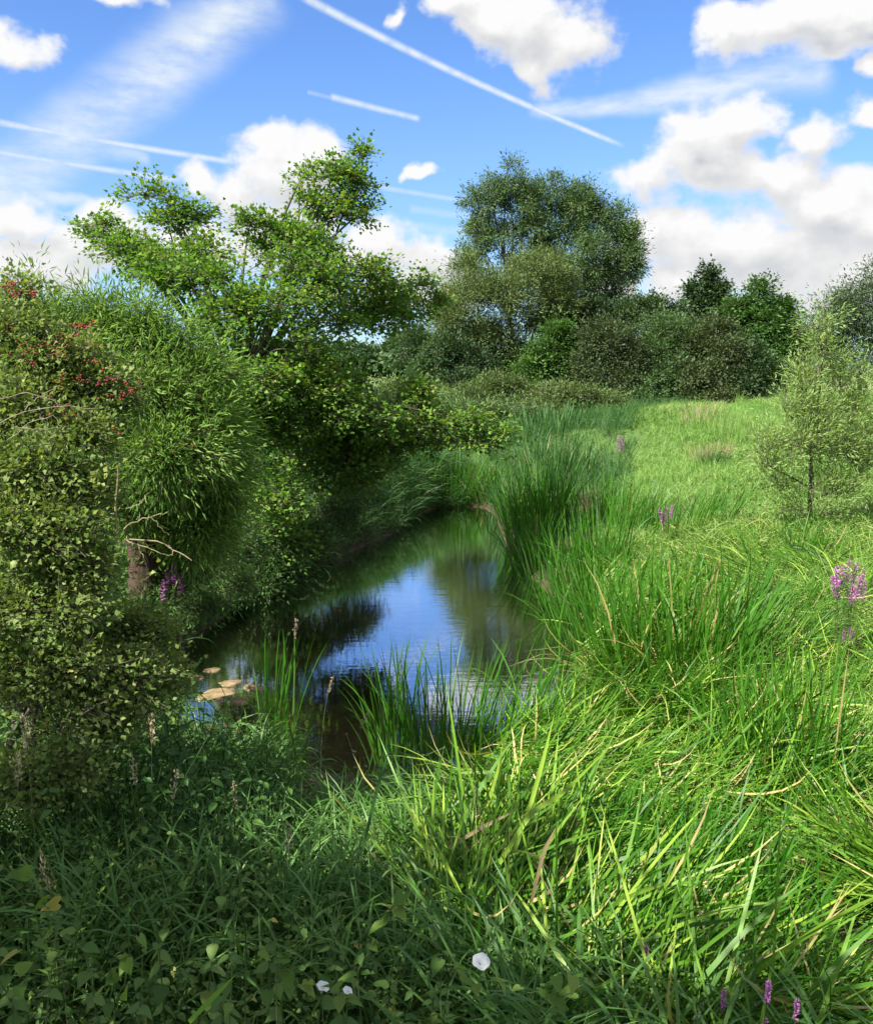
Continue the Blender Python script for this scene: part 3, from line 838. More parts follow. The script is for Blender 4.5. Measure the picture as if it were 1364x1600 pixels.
woody('distant_willow', 'hazy grey-green tree beyond the meadow at the far right', 'tree', (27, 60, gz(27, 60)), [(1340, 480, 50, 40, 60), (1300, 510, 40, 50, 60), (1380, 470, 60, 60, 60), (1330, 540, 60, 50, 60), (1290, 560, 40, 40, 60), (1400, 550, 60, 60, 60), (1255, 545, 26, 50, 60)],
      'far', (.26, .08), 640, 30000, 30, trunk_r=.35, fork=.4, spray=1.1, flat=.9, twig_r=.006, tsd=.05, nsd=.22, outward=.8, droop=.2)
woody('elder_bush', 'lighter low scrub showing over the hedge right of the willow', 'bush', (9.0, 43.5, gz(9, 43.5)), [(1015, 482, 36, 20, 43.5), (985, 490, 30, 20, 43.5), (1045, 490, 30, 18, 43.5), (1010, 510, 50, 22, 43.2)],
      'dark', (.13, .08), 360, 15000, 31, trunk_r=.12, fork=.45, spray=.6, flat=.7, twig_r=.006, tsd=.05, nsd=.22, outward=.8, tone0=.7)

# mounds of rank growth along the far bank
for i, (nm, lab, bl, mt, bx, by) in enumerate([
    ('bramble_mound', 'pale olive bramble mound directly below the willow stems', [(780, 608, 46, 22, 36), (750, 625, 50, 20, 35.5), (815, 625, 44, 18, 36)], 'olive', 2.6, 36),
    ('bramble_mound', 'low sprawling bramble mound under the fresh green bush', [(890, 622, 60, 20, 35), (940, 635, 50, 18, 35), (850, 640, 50, 18, 34.5), (970, 655, 40, 14, 33)], 'olive', 5.2, 34.5),
    ('bramble_mound', 'dim grey-green mound overhanging the bend of the stream', [(730, 650, 60, 22, 31), (800, 655, 60, 22, 31), (690, 640, 40, 20, 32), (860, 665, 50, 16, 31)], 'willow', 2.2, 31),
    ('bramble_mound', 'straw-tinted mound beside the pale field gap', [(620, 612, 34, 14, 38), (655, 622, 40, 16, 37), (600, 640, 50, 20, 34)], 'olive', -1.2, 37),
    ('bramble_mound', 'shadowy mound on the left bank behind the maple sprays', [(560, 640, 60, 36, 28), (620, 680, 60, 30, 27), (540, 700, 60, 40, 25), (660, 700, 40, 24, 27)], 'dark', -1.6, 27)]):
    woody(nm, lab, 'bush', (bx, by, gz(bx, by)), bl, mt, (.14, .05), 380, 17000, 60 + i, trunk_r=.05, fork=.3, spray=.5, flat=.9, up=.6, twig_r=.01, tsd=.05, nsd=.22, outward=.6, group='bramble mounds on the far bank', kind='lance', limb_parts=False)

# far hedgerow trees beyond the fields
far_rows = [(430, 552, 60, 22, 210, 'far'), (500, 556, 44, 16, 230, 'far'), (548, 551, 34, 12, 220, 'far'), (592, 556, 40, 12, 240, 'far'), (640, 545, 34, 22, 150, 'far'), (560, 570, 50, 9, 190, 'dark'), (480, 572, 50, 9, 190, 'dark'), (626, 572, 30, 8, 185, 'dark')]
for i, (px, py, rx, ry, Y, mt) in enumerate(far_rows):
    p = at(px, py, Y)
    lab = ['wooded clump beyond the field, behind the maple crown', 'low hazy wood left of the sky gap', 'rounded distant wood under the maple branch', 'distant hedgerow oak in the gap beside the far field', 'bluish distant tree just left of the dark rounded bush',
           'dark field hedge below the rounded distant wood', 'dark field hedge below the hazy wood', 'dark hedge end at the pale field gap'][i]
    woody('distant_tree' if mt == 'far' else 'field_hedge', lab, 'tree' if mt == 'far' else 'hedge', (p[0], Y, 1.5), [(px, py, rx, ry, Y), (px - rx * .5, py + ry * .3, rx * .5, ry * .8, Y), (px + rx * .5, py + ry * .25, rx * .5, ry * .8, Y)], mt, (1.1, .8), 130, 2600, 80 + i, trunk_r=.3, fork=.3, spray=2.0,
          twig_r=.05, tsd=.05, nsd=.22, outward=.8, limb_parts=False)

# willow sapling on the meadow
sapling_blobs = [(1282, 508, 8, 34, 15.3, 1.6), (1290, 550, 26, 34, 15.3), (1258, 600, 34, 40, 15.2), (1312, 600, 34, 40, 15.4), (1265, 655, 56, 44, 15.2), (1325, 655, 44, 46, 15.5), (1350, 600, 10, 60, 15.6, 1.2), (1240, 700, 60, 40, 15), (1292, 705, 70, 46, 15.3), (1205, 730, 40, 26, 14.9),
                 (1340, 715, 50, 46, 15.5), (1250, 760, 70, 36, 15), (1315, 768, 64, 34, 15.2), (1188, 705, 22, 16, 14.8), (1370, 690, 30, 60, 15.8), (1268, 800, 66, 20, 15, .8), (1225, 640, 18, 14, 15)]
woody('willow_sapling', 'slender pale green willow sapling on the sunny meadow', 'tree', (6.1, 15.3, gz(6.1, 15.3)), sapling_blobs, 'sapling', (.090, .019), 420, 19000, 41, gap=.34, fan=.30, trunk_r=.040, fork=.4, spray=.46, flat=1.1, kind='lance', up=.4, grow=(0, 0, .9), twig_r=.005, tone0=.52, outward=.3, stems=1,
      lean=(6.05, 15.3, 2.3))

# a tree and a tall bush just left of the view: they throw the shade on the near bank
woody('roadside_tree', 'leafy tree just outside the view, shading the near bank', 'tree', (-4.2, .2, gz(-4.2, .2)),
      [('w', -3.3, 1.5, 4.1, 1.5, 1.5, 1.2), ('w', -2.9, -.2, 4.6, 1.4, 1.4, 1.1), ('w', -4.6, .4, 5.2, 1.5, 1.6, 1.2), ('w', -3.9, 2.6, 3.2, 1.2, 1.2, 1.2), ('w', -2.4, -1.6, 4.4, 1.4, 1.2, 1.1), ('w', -1.9, .2, 5.0, .9, 1.0, .8)], 'mid', (.11, .09), 420, 15000, 50, trunk_r=.14, fork=.6, spray=.4, flat=.6,
      twig_r=.008, outward=.7)


# ------------------------------------------------------------------ scattered ground cover (geometry nodes, one object per kind of growth)
def scatter(name, protos, pos, rot, scl, idx, mat=None):
    pc = bpy.data.collections.new(name + '_plants')
    for i, me in enumerate(protos): pc.objects.link(bpy.data.objects.new(f'{name}_plant_{i:02d}', me))
    me = bpy.data.meshes.new(name)
    n = len(pos)
    me.vertices.add(n)
    me.vertices.foreach_set('co', np.asarray(pos, np.float32).ravel())
    for nm, ty, val in (('rot', 'FLOAT_VECTOR', rot), ('scl', 'FLOAT', scl), ('pick', 'INT', idx)):
        a = me.attributes.new(nm, ty, 'POINT')
        a.data.foreach_set('vector' if ty == 'FLOAT_VECTOR' else 'value', np.asarray(val, np.int32 if ty == 'INT' else np.float32).ravel())
    o = link(name, me)
    ng = bpy.data.node_groups.new(name, 'GeometryNodeTree')
    ng.interface.new_socket('Geometry', in_out='INPUT', socket_type='NodeSocketGeometry')
    ng.interface.new_socket('Geometry', in_out='OUTPUT', socket_type='NodeSocketGeometry')
    N, Lk = ng.nodes.new, ng.links.new
    gi, go = N('NodeGroupInput'), N('NodeGroupOutput')
    iop = N('GeometryNodeInstanceOnPoints')
    ci = N('GeometryNodeCollectionInfo')
    ci.inputs['Collection'].default_value = pc
    ci.inputs['Separate Children'].default_value = True
    ci.inputs['Reset Children'].default_value = True
    iop.inputs['Pick Instance'].default_value = True

    def na(nm, ty):
        q = N('GeometryNodeInputNamedAttribute')
        q.data_type = ty
        q.inputs[0].default_value = nm
        return q.outputs[0]

    Lk(gi.outputs[0], iop.inputs['Points'])
    Lk(ci.outputs[0], iop.inputs['Instance'])
    Lk(na('pick', 'INT'), iop.inputs['Instance Index'])
    er = N('FunctionNodeEulerToRotation')
    Lk(na('rot', 'FLOAT_VECTOR'), er.inputs[0])
    Lk(er.outputs[0], iop.inputs['Rotation'])
    Lk(na('scl', 'FLOAT'), iop.inputs['Scale'])
    Lk(iop.outputs[0], go.inputs[0])
    md = o.modifiers.new('scatter', 'NODES')
    md.node_group = ng
    return tag(o, kind='stuff')


def tuft(matk, n, ln, wd, lean, curl, spread, segs=4, az=None, tone=(.45, .22), seed=0, dead=.04, heads=0):
    r = np.random.default_rng(seed)
    G = Geo()
    b = np.stack([r.normal(size=n) * spread, r.normal(size=n) * spread, np.full(n, -.03)], 1)
    a = r.uniform(0, 6.28, n) if az is None else r.normal(0, az, n)
    t = np.clip(r.normal(tone[0], tone[1], n), 0, .84)
    t = np.where(r.random(n) < dead, r.uniform(.9, 1, n), t)
    blades(G, b, a, np.abs(r.normal(lean[0], lean[1], n)), r.normal(curl[0], curl[1], n), ln * r.uniform(.55, 1.15, n), wd * r.uniform(.6, 1.25, n), t, segs, rng=r)
    return G.mesh('tuft', M[matk])


def region(n, x0, x1, y0, y1, test, seed, near=0.0):
    """n random ground points in a box that pass test(x, y, z, channel distance); denser near the viewer if near > 0"""
    r = np.random.default_rng(seed)
    xs, ys, zs, ds = [], [], [], []
    got = 0
    for _ in range(60):
        m = max(2000, n)
        x = r.uniform(x0, x1, m)
        u = r.random(m)
        y = y0 + (y1 - y0) * u ** (1 + near)
        vis = np.abs(x) < y * .50 + 1.2
        x, y = x[vis], y[vis]
        d = chan_dist(x, y)
        z = ground_z(x, y)
        k = test(x, y, z, d, r)
        xs.append(x[k]); ys.append(y[k]); zs.append(z[k]); ds.append(d[k])
        got += k.sum()
        if got >= n: break
    c = lambda q: np.concatenate(q)[:n]
    return c(xs), c(ys), c(zs), c(ds), r


def lay(name, protos, pts, scale=(.75, 1.25), az=None, azs=.5, tilt=.08, zmin=None, pickf=None):
    x, y, z, d, r = pts
    n = len(x)
    if zmin is not None: z = np.maximum(z, zmin)
    a = r.uniform(0, 6.28, n) if az is None else az(x, y) + r.normal(0, azs, n)
    rot = np.stack([r.normal(0, tilt, n), r.normal(0, tilt, n), a], 1)
    sc = r.uniform(scale[0], scale[1], n) * (1 + .35 * wob(x * 1.7, y * 1.7))
    pk = r.integers(0, len(protos), n) if pickf is None else pickf(x, y, r)
    return scatter(name, protos, np.stack([x, y, z], 1), rot, sc, pk)


def sprig(matk, n, h, lf, kind, seed, tone=(.4, .2), droop=.35):
    r = np.random.default_rng(seed)
    G = Geo()
    t = np.repeat(np.linspace(.12, 1, n), 2)
    a = np.tile([0, math.pi], n) + np.repeat(np.arange(n) * 1.57, 2) + r.normal(0, .25, 2 * n)
    bend = np.array([r.normal(0, .12), r.normal(0, .12), 0])
    p = np.stack([t * 0, t * 0, t * h], 1) + bend * (t ** 2)[:, None]
    d = np.stack([np.cos(a), np.sin(a), r.normal(-droop, .2, 2 * n)], 1)
    s = np.interp(t, [0, .3, .8, 1], [.8, 1, .8, .35]) * r.uniform(.75, 1.2, 2 * n)
    leaves(G, p, d, np.tile([0, 0, 1.], (2 * n, 1)) + r.normal(size=(2 * n, 3)) * .25, lf[0] * s, lf[1] * s, np.clip(r.normal(tone[0], tone[1], 2 * n), 0, .86), kind)
    q = np.linspace(0, 1, 4)[:, None]
    tubes(G, np.array([0, 0, h]) * q + bend * q ** 2, np.linspace(.004, .002, 4), 3, .1)
    return G.mesh('sprig', M[matk])


# meadow turf, right of the stream
mead = [tuft('meadow', 16, .24, .009, (.45, .3), (.9, .5), .08, 3, seed=100 + i, dead=.015 + .03 * (i % 3), tone=(.36 + .05 * i, .16)) for i in range(6)]
path = lambda x, y: np.abs(x - (9.6 + (y - 25) * .05)) < .75
lay('meadow_grass', mead, region(15000, 2.2, 16, 7, 33.5, lambda x, y, z, d, r: (d > 1.4 + .8 * wob(x, y)) & (x > 3.0 + np.maximum(0, y - 18) * .27 + wob(x, y) * .8) & ~(path(x, y) & (y > 19) & (r.random(len(x)) < .97)), 1, .35), (.7, 1.3),
    pickf=lambda x, y, r: np.clip(np.round(2.5 + 3.0 * wob(x * 1.3 + 5, y * 1.3) + r.normal(0, 1.2, len(x))), 0, 5).astype(int))
short = [tuft('meadow', 22, .10, .006, (.3, .2), (.6, .3), .09, 2, seed=120 + i, dead=0, tone=(.30, .12)) for i in range(3)]
lay('meadow_weeds', [sprig('mid', 5, .30, (.07, .035), 'leaf', 230 + i, (.7, .2), .1) for i in range(3)], region(900, 2.5, 16, 8, 32, lambda x, y, z, d, r: (d > 1.5) & (wob(x * 2.1 + 1, y * 2.1) > .16) & ~path(x, y), 14), (.6, 1.4), tilt=.3)
lay('mown_path_grass', short, region(2600, 8.2, 11.4, 17, 34, lambda x, y, z, d, r: path(x, y), 2), (.8, 1.3))
tall = [tuft('meadow', 14, .55, .009, (.12, .1), (.45, .3), .09, 4, seed=130 + i, dead=.25, tone=(.42, .2)) for i in range(4)]
lay('rank_grass', tall, region(1500, 3.5, 18, 24, 35, lambda x, y, z, d, r: (wob(x * 1.1 + 3, y * .6) > .02) & ~path(x, y), 3), (.6, 1.1))
lay('bank_grass', [tuft('sedge', 16, .65, .010, (.3, .2), (.9, .4), .10, 4, seed=140 + i) for i in range(4)], region(4200, -12, 9, 20, 38, lambda x, y, z, d, r: (d > .02) & ((x < 3.3 + np.maximum(0, y - 18) * .27) | (y > 33)), 4), (.7, 1.3))
lay('waterline_sedge', [tuft('sedge', 18, .50, .009, (.7, .3), (1.3, .5), .09, 5, seed=155 + i, tone=(.40, .2), dead=.05) for i in range(4)], region(700, -5.0, .8, 9.5, 24.5, lambda x, y, z, d, r: (d > -.02) & (d < .55) & (x < .9) & ((y > 12.0) | (x < -3.3)), 17), (.6, 1.2))
lay('bank_sedge', [tuft('sedge', 22, .75, .009, (.5, .25), (1.5, .45), .10, 5, seed=150 + i, tone=(.42, .2)) for i in range(4)], region(1500, -5.5, .8, 10.5, 28, lambda x, y, z, d, r: (d > .02) & (d < 2.2) & (x < .6) & ((y > 12.5) | (x < -3.4)), 5), (.7, 1.25))

# lodged reeds, right and near: sheets of blades swept over one another
hole = lambda x, y: np.hypot((x - 1.72) / .42, (y - 7.55) / .36) < 1
flow = lambda x, y: .25 + 5.0 * wob(x * 1.7 + 1.7, y * 1.7) + np.where((x > 2.9) & (y > 6.0), 2.0, 0)
lod = [tuft('lodged', 13, .80, .0155, (1.20 + .08 * (i % 3), .25), (.30, .6), .15, 5, az=.55, seed=160 + i, dead=.02 + .025 * (i % 3), tone=(.26 + .08 * (i % 4), .24)) for i in range(8)]
pts = region(2150, -.5, 6.2, 2.3, 13.5, lambda x, y, z, d, r: (d > -.05) & (x > -.25 + (6 - y) * .12) & (x > .05 + np.maximum(0, y - 5.8) * .32) & (d < 4.5) & ~hole(x, y) & ((x < 2.9) | (y < 5.2) | (r.random(len(x)) < .12)) & (wob(x * 3.1 + 2, y * 3.1) > -.20), 6)
pts = (pts[0], pts[1], np.maximum(pts[2], .02) + pts[4].random(len(pts[0])) ** 1.4 * np.where(pts[0] > 2.4, .28, .40), pts[3], pts[4])
lay('lodged_reeds', lod, pts, (.60, 1.15), az=flow, azs=.42, tilt=.14)
upr = [tuft('reed', 14, .80, .015, (.45, .2), (.5, .3), .13, 5, az=1.0, seed=170 + i, dead=.03, tone=(.38, .2)) for i in range(5)]
lay('young_reeds', upr, region(260, .2, 2.7, 2.6, 13, lambda x, y, z, d, r: (d > 0) & (x > .4) & (wob(x * 1.6 + 9, y * 1.6) > .12) & (d < 4) & ~hole(x, y), 7), (.7, 1.1), az=flow, azs=.7, zmin=.02)
lay('broken_straw', [tuft('dead', 5, .8, .010, (1.2, .3), (.5, .5), .15, 4, az=.6, seed=240 + i) for i in range(4)], region(150, .3, 6, 2.6, 13, lambda x, y, z, d, r: (d > 0) & (d < 4), 15), (.6, 1.2), az=flow, azs=.8, zmin=.25)
lay('wet_grass', [tuft('pale', 20, .46, .010, (1.0, .3), (.9, .5), .13, 4, seed=180 + i, dead=.07, tone=(.42, .22)) for i in range(4)], region(1900, 2.7, 8, 5.2, 16, lambda x, y, z, d, r: (d > .9) & (d < 5.5) & ((y > 7.5) | (x > 3.2)), 8), (.7, 1.2))

# near bank: blue-green canary grass in the shade, and leafy undergrowth
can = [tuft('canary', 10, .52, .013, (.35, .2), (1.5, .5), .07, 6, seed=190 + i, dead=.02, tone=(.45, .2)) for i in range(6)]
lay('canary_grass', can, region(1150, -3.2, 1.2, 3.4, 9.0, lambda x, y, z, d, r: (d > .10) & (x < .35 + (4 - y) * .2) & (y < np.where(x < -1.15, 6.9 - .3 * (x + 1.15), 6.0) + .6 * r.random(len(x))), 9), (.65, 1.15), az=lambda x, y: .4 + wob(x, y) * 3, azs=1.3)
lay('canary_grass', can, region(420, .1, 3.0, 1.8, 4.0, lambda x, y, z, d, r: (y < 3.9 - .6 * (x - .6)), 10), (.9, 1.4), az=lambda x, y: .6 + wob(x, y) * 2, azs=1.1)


lay('undergrowth', [sprig('nettle', 8, .45, (.056, .032), 'leaf', 200 + i, (.38, .22)) for i in range(5)], region(950, -2.8, 1.6, 1.5, 4.6, lambda x, y, z, d, r: (x < 1.1 - (y - 2) * .75) & (d > .1), 11), (.6, 1.1), tilt=.22)
lay('hedge_foot_herbs', [sprig('mid', 8, .55, (.06, .032), 'leaf', 225 + i, (.35, .2), .2) for i in range(4)], region(380, -3.4, -.8, 4.2, 7.2, lambda x, y, z, d, r: (d > .25) & (x < -1.15 - .25 * (y - 6)), 16), (.7, 1.5), tilt=.25)
lay('marsh_herbs', [sprig('watercress', 6, .20, (.035, .024), 'leaf', 210 + i, (.45, .2), .0) for i in range(4)], region(420, -.9, .9, 4.6, 7.5, lambda x, y, z, d, r: (np.hypot((x + .1) / .55, (y - 6.1) / 1.3) < 1), 12), (.7, 1.3), tilt=.3, zmin=.05)
lay('bank_herbs', [sprig('mid', 7, .45, (.06, .035), 'leaf', 220 + i, (.4, .2), .2) for i in range(4)], region(620, -5.5, -.5, 9.5, 24, lambda x, y, z, d, r: (d > .1) & (d < 2.4), 13), (.7, 1.5), tilt=.25)


# ------------------------------------------------------------------ reed clumps, one thing each, the outer blades one by one
def blade_mesh(matk, ln, wd, lean, curl, tone, seed, segs=6):
    G = Geo()
    blades(G, np.zeros((1, 3)), 0.0, lean, curl, ln, wd, tone, segs, rng=np.random.default_rng(seed))
    return G.mesh('blade', M[matk])


M['straw2'] = M['meadow']
POOL = {'straw2': [blade_mesh('meadow', 1.0, .011, l, c, t, 360 + i) for i, (l, c, t) in enumerate([(.05, .3, .3), (.1, .6, .5), (.05, .2, .2), (.15, .8, .6), (.08, .4, .95), (.12, .9, .5), (.03, .2, .4), (.2, 1.1, .95)])]} | {k: [blade_mesh(k, 1.0, w, l, c, t, 300 + i) for i, (w, l, c, t) in enumerate([(.013, .05, .20, .35), (.015, .08, .35, .5), (.012, .04, .12, .25), (.016, .10, .60, .55), (.013, .05, .30, .7), (.014, .12, .95, .6), (.012, .02, .15, .45), (.013, .15, 1.3, .95)])] for k in ('reed', 'shade_greygreen')}


def clump(label, x, y, h, sx, sy, n_parts, n_rest, seed, lean_az=0., lean=.1, splay=.22, matk='reed', name='reed_clump', cat='reeds', group='reed clumps along the stream', wd=.014):
    r = np.random.default_rng(seed)
    z0 = max(gz(x, y), -.12)
    root = empty(name, (x, y, z0), label, cat, group)

    def spot(n, edge):
        q = sph(n, r)[:, :2]
        q = nrm(q) * (r.uniform(.35 if edge else 0, 1, (n, 1)) ** .6)
        return q * np.array([sx, sy])

    pp = spot(n_parts, True)
    for i in range(n_parts):
        bx, by = pp[i]
        w = [.18, .18, .16, .12, .12, .08, .13, .03]
        o = link('blade', POOL[matk][int(r.choice(8, p=w))], root)
        bz = max(gz(x + bx, y + by), -.15) - z0 - .03
        o.location = (bx, by, bz)
        s = h * r.uniform(.62, 1.12)
        o.scale = (s * max(1, wd / .014), s * max(1, wd / .014), s)
        out = math.atan2(by / sy, bx / sx)
        a = out + r.normal(0, .9)
        lx, ly = lean * math.cos(lean_az) + splay * .5 * math.cos(out) * math.hypot(bx / sx, by / sy), lean * math.sin(lean_az) + splay * .5 * math.sin(out) * math.hypot(bx / sx, by / sy)
        lx += r.normal(0, .07); ly += r.normal(0, .07)
        qt = Vector((lx, ly, 1)).to_track_quat('Z', 'Y')
        from mathutils import Quaternion
        o.rotation_mode = 'QUATERNION'
        o.rotation_quaternion = qt @ Quaternion((0, 0, 1), a)
    if n_rest:
        G = Geo()
        b = spot(n_rest, False)
        X0, Y0 = x + b[:, 0], y + b[:, 1]
        zz = np.maximum(ground_z(X0, Y0), -.15) - z0 - .03
        out = np.arctan2(b[:, 1] / sy, b[:, 0] / sx)
        rr = np.hypot(b[:, 0] / sx, b[:, 1] / sy)
        vx = lean * math.cos(lean_az) + splay * rr * np.cos(out) + r.normal(0, .09, n_rest)
        vy = lean * math.sin(lean_az) + splay * rr * np.sin(out) + r.normal(0, .09, n_rest)
        t = np.clip(r.normal(.42, .2, n_rest), 0, .84)
        t = np.where(r.random(n_rest) < .05, .95, t)
        blades(G, np.stack([b[:, 0], b[:, 1], zz], 1), np.arctan2(vy, vx), np.hypot(vx, vy), np.abs(r.normal(.28, .3, n_rest)), h * r.uniform(.55, 1.1, n_rest), wd * r.uniform(.7, 1.2, n_rest), t, 5, rng=r)
        tag(G.build('blades', M[matk], root), kind='stuff')
    return root


clump('upright reed clump standing in the water at the near end of the pool', .25, 8.15, 1.22, .85, .42, 110, 200, 1, .2, .10, .30)
clump('sparse reed tuft in the shallows beside the pale stones', -1.55, 8.7, 1.15, .16, .14, 22, 8, 2, 1.2, .04, .20, wd=.012)
clump('leaning reed fringe at the right end of the near pool', 1.25, 8.6, 1.05, .5, .5, 40, 70, 3, .5, .38, .30)
clump('tallest dense reed clump, right of the pool mouth', 2.45, 9.6, 1.42, .75, .85, 90, 330, 4, 1.4, .03, .22, wd=.018)
clump('reed clump leaning over the pool edge, left of the tallest clump', 1.95, 11.3, 1.2, .42, .8, 60, 160, 5, 2.6, .08, .24, wd=.017)
clump('dark upright reed clump in front of the tallest clump, by the muddy gap', 2.6, 6.9, 1.15, .45, .55, 60, 130, 6, 1.0, .05, .24, wd=.016)
clump('bright reed clump at the first bend on the right bank', 2.35, 14.2, 1.2, .6, 1.0, 60, 240, 7, 1.8, .06, .24, wd=.018)
clump('dense dark reed clump jutting into the pool beyond the bend', 2.0, 18.6, 1.4, .62, 1.5, 80, 360, 8, 2.4, .04, .20, wd=.019)
clump('lighter reeds behind the dense jutting clump', 3.5, 18.3, 1.0, .9, 1.6, 40, 260, 9, .6, .10, .25, wd=.018)
clump('yellowish reed patch around the pink flowers on the meadow edge', 4.1, 16.3, .85, 1.1, 1.0, 40, 300, 10, .3, .12, .30)
clump('reed clump at the narrow head of the pool, fallen blades over the water', .35, 24.3, 1.15, 1.0, .55, 60, 170, 11, 4.2, .10, .40, wd=.020)
clump('shaded reed bed on the right where the stream narrows', 2.9, 24.0, 1.15, 1.1, 1.5, 60, 260, 12, 1.5, .05, .25, 'shade_greygreen', wd=.024)  # its shade is in the darker blade colour
clump('far reed bed below the bramble mounds', 3.2, 28.0, .9, 1.3, 1.5, 60, 260, 13, 1.5, .05, .25, 'shade_greygreen', wd=.026)
clump('long pale grass around the foot of the sapling', 6.1, 15.1, .5, .55, .35, 20, 120, 33, .4, .1, .40, 'straw2', 'grass_tuft', 'grass tuft', 'dry grass tufts on the meadow', .010)
clump('isolated stiff reed tuft beside the sapling', 5.2, 13.4, .85, .35, .3, 40, 30, 14, .4, .1, .40)
clump('half-fallen reeds on the meadow side of the tallest clump', 3.7, 10.6, .9, .7, .8, 40, 140, 15, .2, .5, .35)
clump('short reeds closing the narrow head of the pool on its right', 1.35, 24.2, 1.0, .5, .45, 40, 120, 34, 3.6, .10, .35, wd=.020)
clump('narrow fringe of reeds along the right edge below the jutting clump', 1.72, 21.4, 1.1, .32, 1.4, 40, 150, 17, 2.6, .08, .25, 'shade_greygreen', wd=.022)
clump('reed fringe along the right edge of the pool, where it widens', 1.68, 16.2, 1.0, .30, 1.1, 40, 200, 18, 2.8, .12, .28)
clump('bowed reeds at the pool edge before the bend', 1.95, 12.8, 1.0, .35, .6, 40, 120, 16, 3.4, .30, .3)


# ------------------------------------------------------------------ single stalks, flowers, vines, twigs, stones
def stalk(label, px, py, Y, h, tip=(.05, 0), head=.14, group='pale seed heads in the near grass', name='grass_stalk'):
    """(px, py): the tip of the seed head in the photo"""
    top = at(px, py, Y)
    r = np.random.default_rng(int(px * 7 + py))
    bx, by = top[0] - tip[0], top[1] - tip[1]
    bz = max(gz(bx, by), 0)
    root = empty(name, (bx, by, bz), label, 'grass stalk', group)
    base = np.array([bx, by, bz])
    P = bez(base, base + (top - base) * np.array([.1, .1, .7]), top, 9)
    g = Geo()
    tubes(g, P, np.linspace(.0030, .0012, 9), 4, .55)
    g.build('stem', M['stem'], root, base)
    g = Geo()
    n = 60
    t = r.random(n)
    ax = nrm(top - P[-3])
    p = top - ax * (t * head)[:, None]
    d = nrm(ax * .8 + r.normal(size=(n, 3)) * .45)
    rad = np.sin(np.pi * (t * .85 + .1)) * head * .10
    p = p + r.normal(size=(n, 3)) * rad[:, None] * .6
    leaves(g, p, d, sph(n, r), r.uniform(.014, .024, n), .006, r.uniform(.2, 1, n), 'lance')
    g.build('seed_head', M['panicle'], root, base)


for lab, px, py, Y, h, tip in [('pale seed head at the left edge, lower of two', 28, 1178, 3.9, 1, (.03, .0)), ('pale seed head at the left edge, upright one on top', 36, 1118, 4.0, 1, (-.02, 0)), ('seed head in front of the hawthorn foot, tall and straight', 237, 1118, 4.6, 1, (.02, 0)),
                           ('loose pale seed head left of the leaning one', 206, 1182, 4.5, 1, (-.03, 0)), ('leaning seed head with tawny florets over the canary grass', 276, 1205, 4.4, 1, (.05, 0)), ('seed head in the middle of the shaded grass', 452, 1286, 4.0, 1, (.03, 0)),
                           ('bushy pale seed head above the fern at the left', 64, 1332, 3.1, 1, (-.06, 0)), ('tallest stalk with a long pale head over the dark water', 463, 968, 8.6, 1, (.04, 0)), ('brown narrow head above the shaded grass', 365, 1222, 4.6, 1, (.0, 0)),
                           ('thin seed head beside the lit grass at the water edge', 520, 1058, 7.6, 1, (.12, 0)), ('thin seed head leaning over the brown shallows', 575, 1115, 7.2, 1, (.12, 0))]:
    stalk(lab, px, py, Y, h, tip, .20 if 'long pale' in lab else .15)


def loosestrife(label, spikes, Y, hh, leafy=10, fl=.16):
    """spikes: (px, py) of each spike's tip"""
    r = np.random.default_rng(int(spikes[0][0] * 3 + spikes[0][1]))
    tops = [at(px, py, Y + r.normal() * .06) for px, py in spikes]
    c = np.mean(tops, 0)
    bx, by = c[0], c[1]
    bz = max(gz(bx, by), .02)
    root = empty('purple_loosestrife', (bx, by, bz), label, 'flower', 'purple loosestrife along the stream')
    base = np.array([bx, by, bz])
    for tp in tops:
        L = min(hh, max(.3, tp[2] - bz))
        b0 = base + r.normal(size=3) * np.array([.04, .04, 0])
        P = bez(b0, (b0 + tp) / 2 + r.normal(size=3) * .03, tp, 8)
        g = Geo()
        tubes(g, P, np.linspace(.0032, .0018, 8), 4, .5)
        st_ = g.build('stem', M['redstem'], root, base)
        n = 90
        t = r.random(n)
        ax = nrm(tp - P[-3])
        p = tp - ax * (t * fl)[:, None]
        a = sph(n, r)
        a = nrm(a - (a @ ax)[:, None] * ax * .7)
        g = Geo()
        rr = fl * .10 * np.interp(t, [0, .15, 1], [.4, 1, 1])
        leaves(g, p + a * rr[:, None] * .4, a + ax * .3, np.tile(ax, (n, 1)), rr * 1.1, rr * .7, r.uniform(.1, 1, n), 'diamond')
        g.build('flower_spike', M['spike'], st_, base)
        m = leafy
        u = r.uniform(.15, .8, m)
        q = np.array([P[int(k * 7)] for k in u])
        g = Geo()
        leaves(g, q, np.stack([r.normal(size=m), r.normal(size=m), np.full(m, .35)], 1), np.tile([0, 0, 1.], (m, 1)), .07, .016, r.uniform(.3, .7, m), 'lance')
        tag(g.build('leaves', M['sedge'], st_, base), kind='stuff')


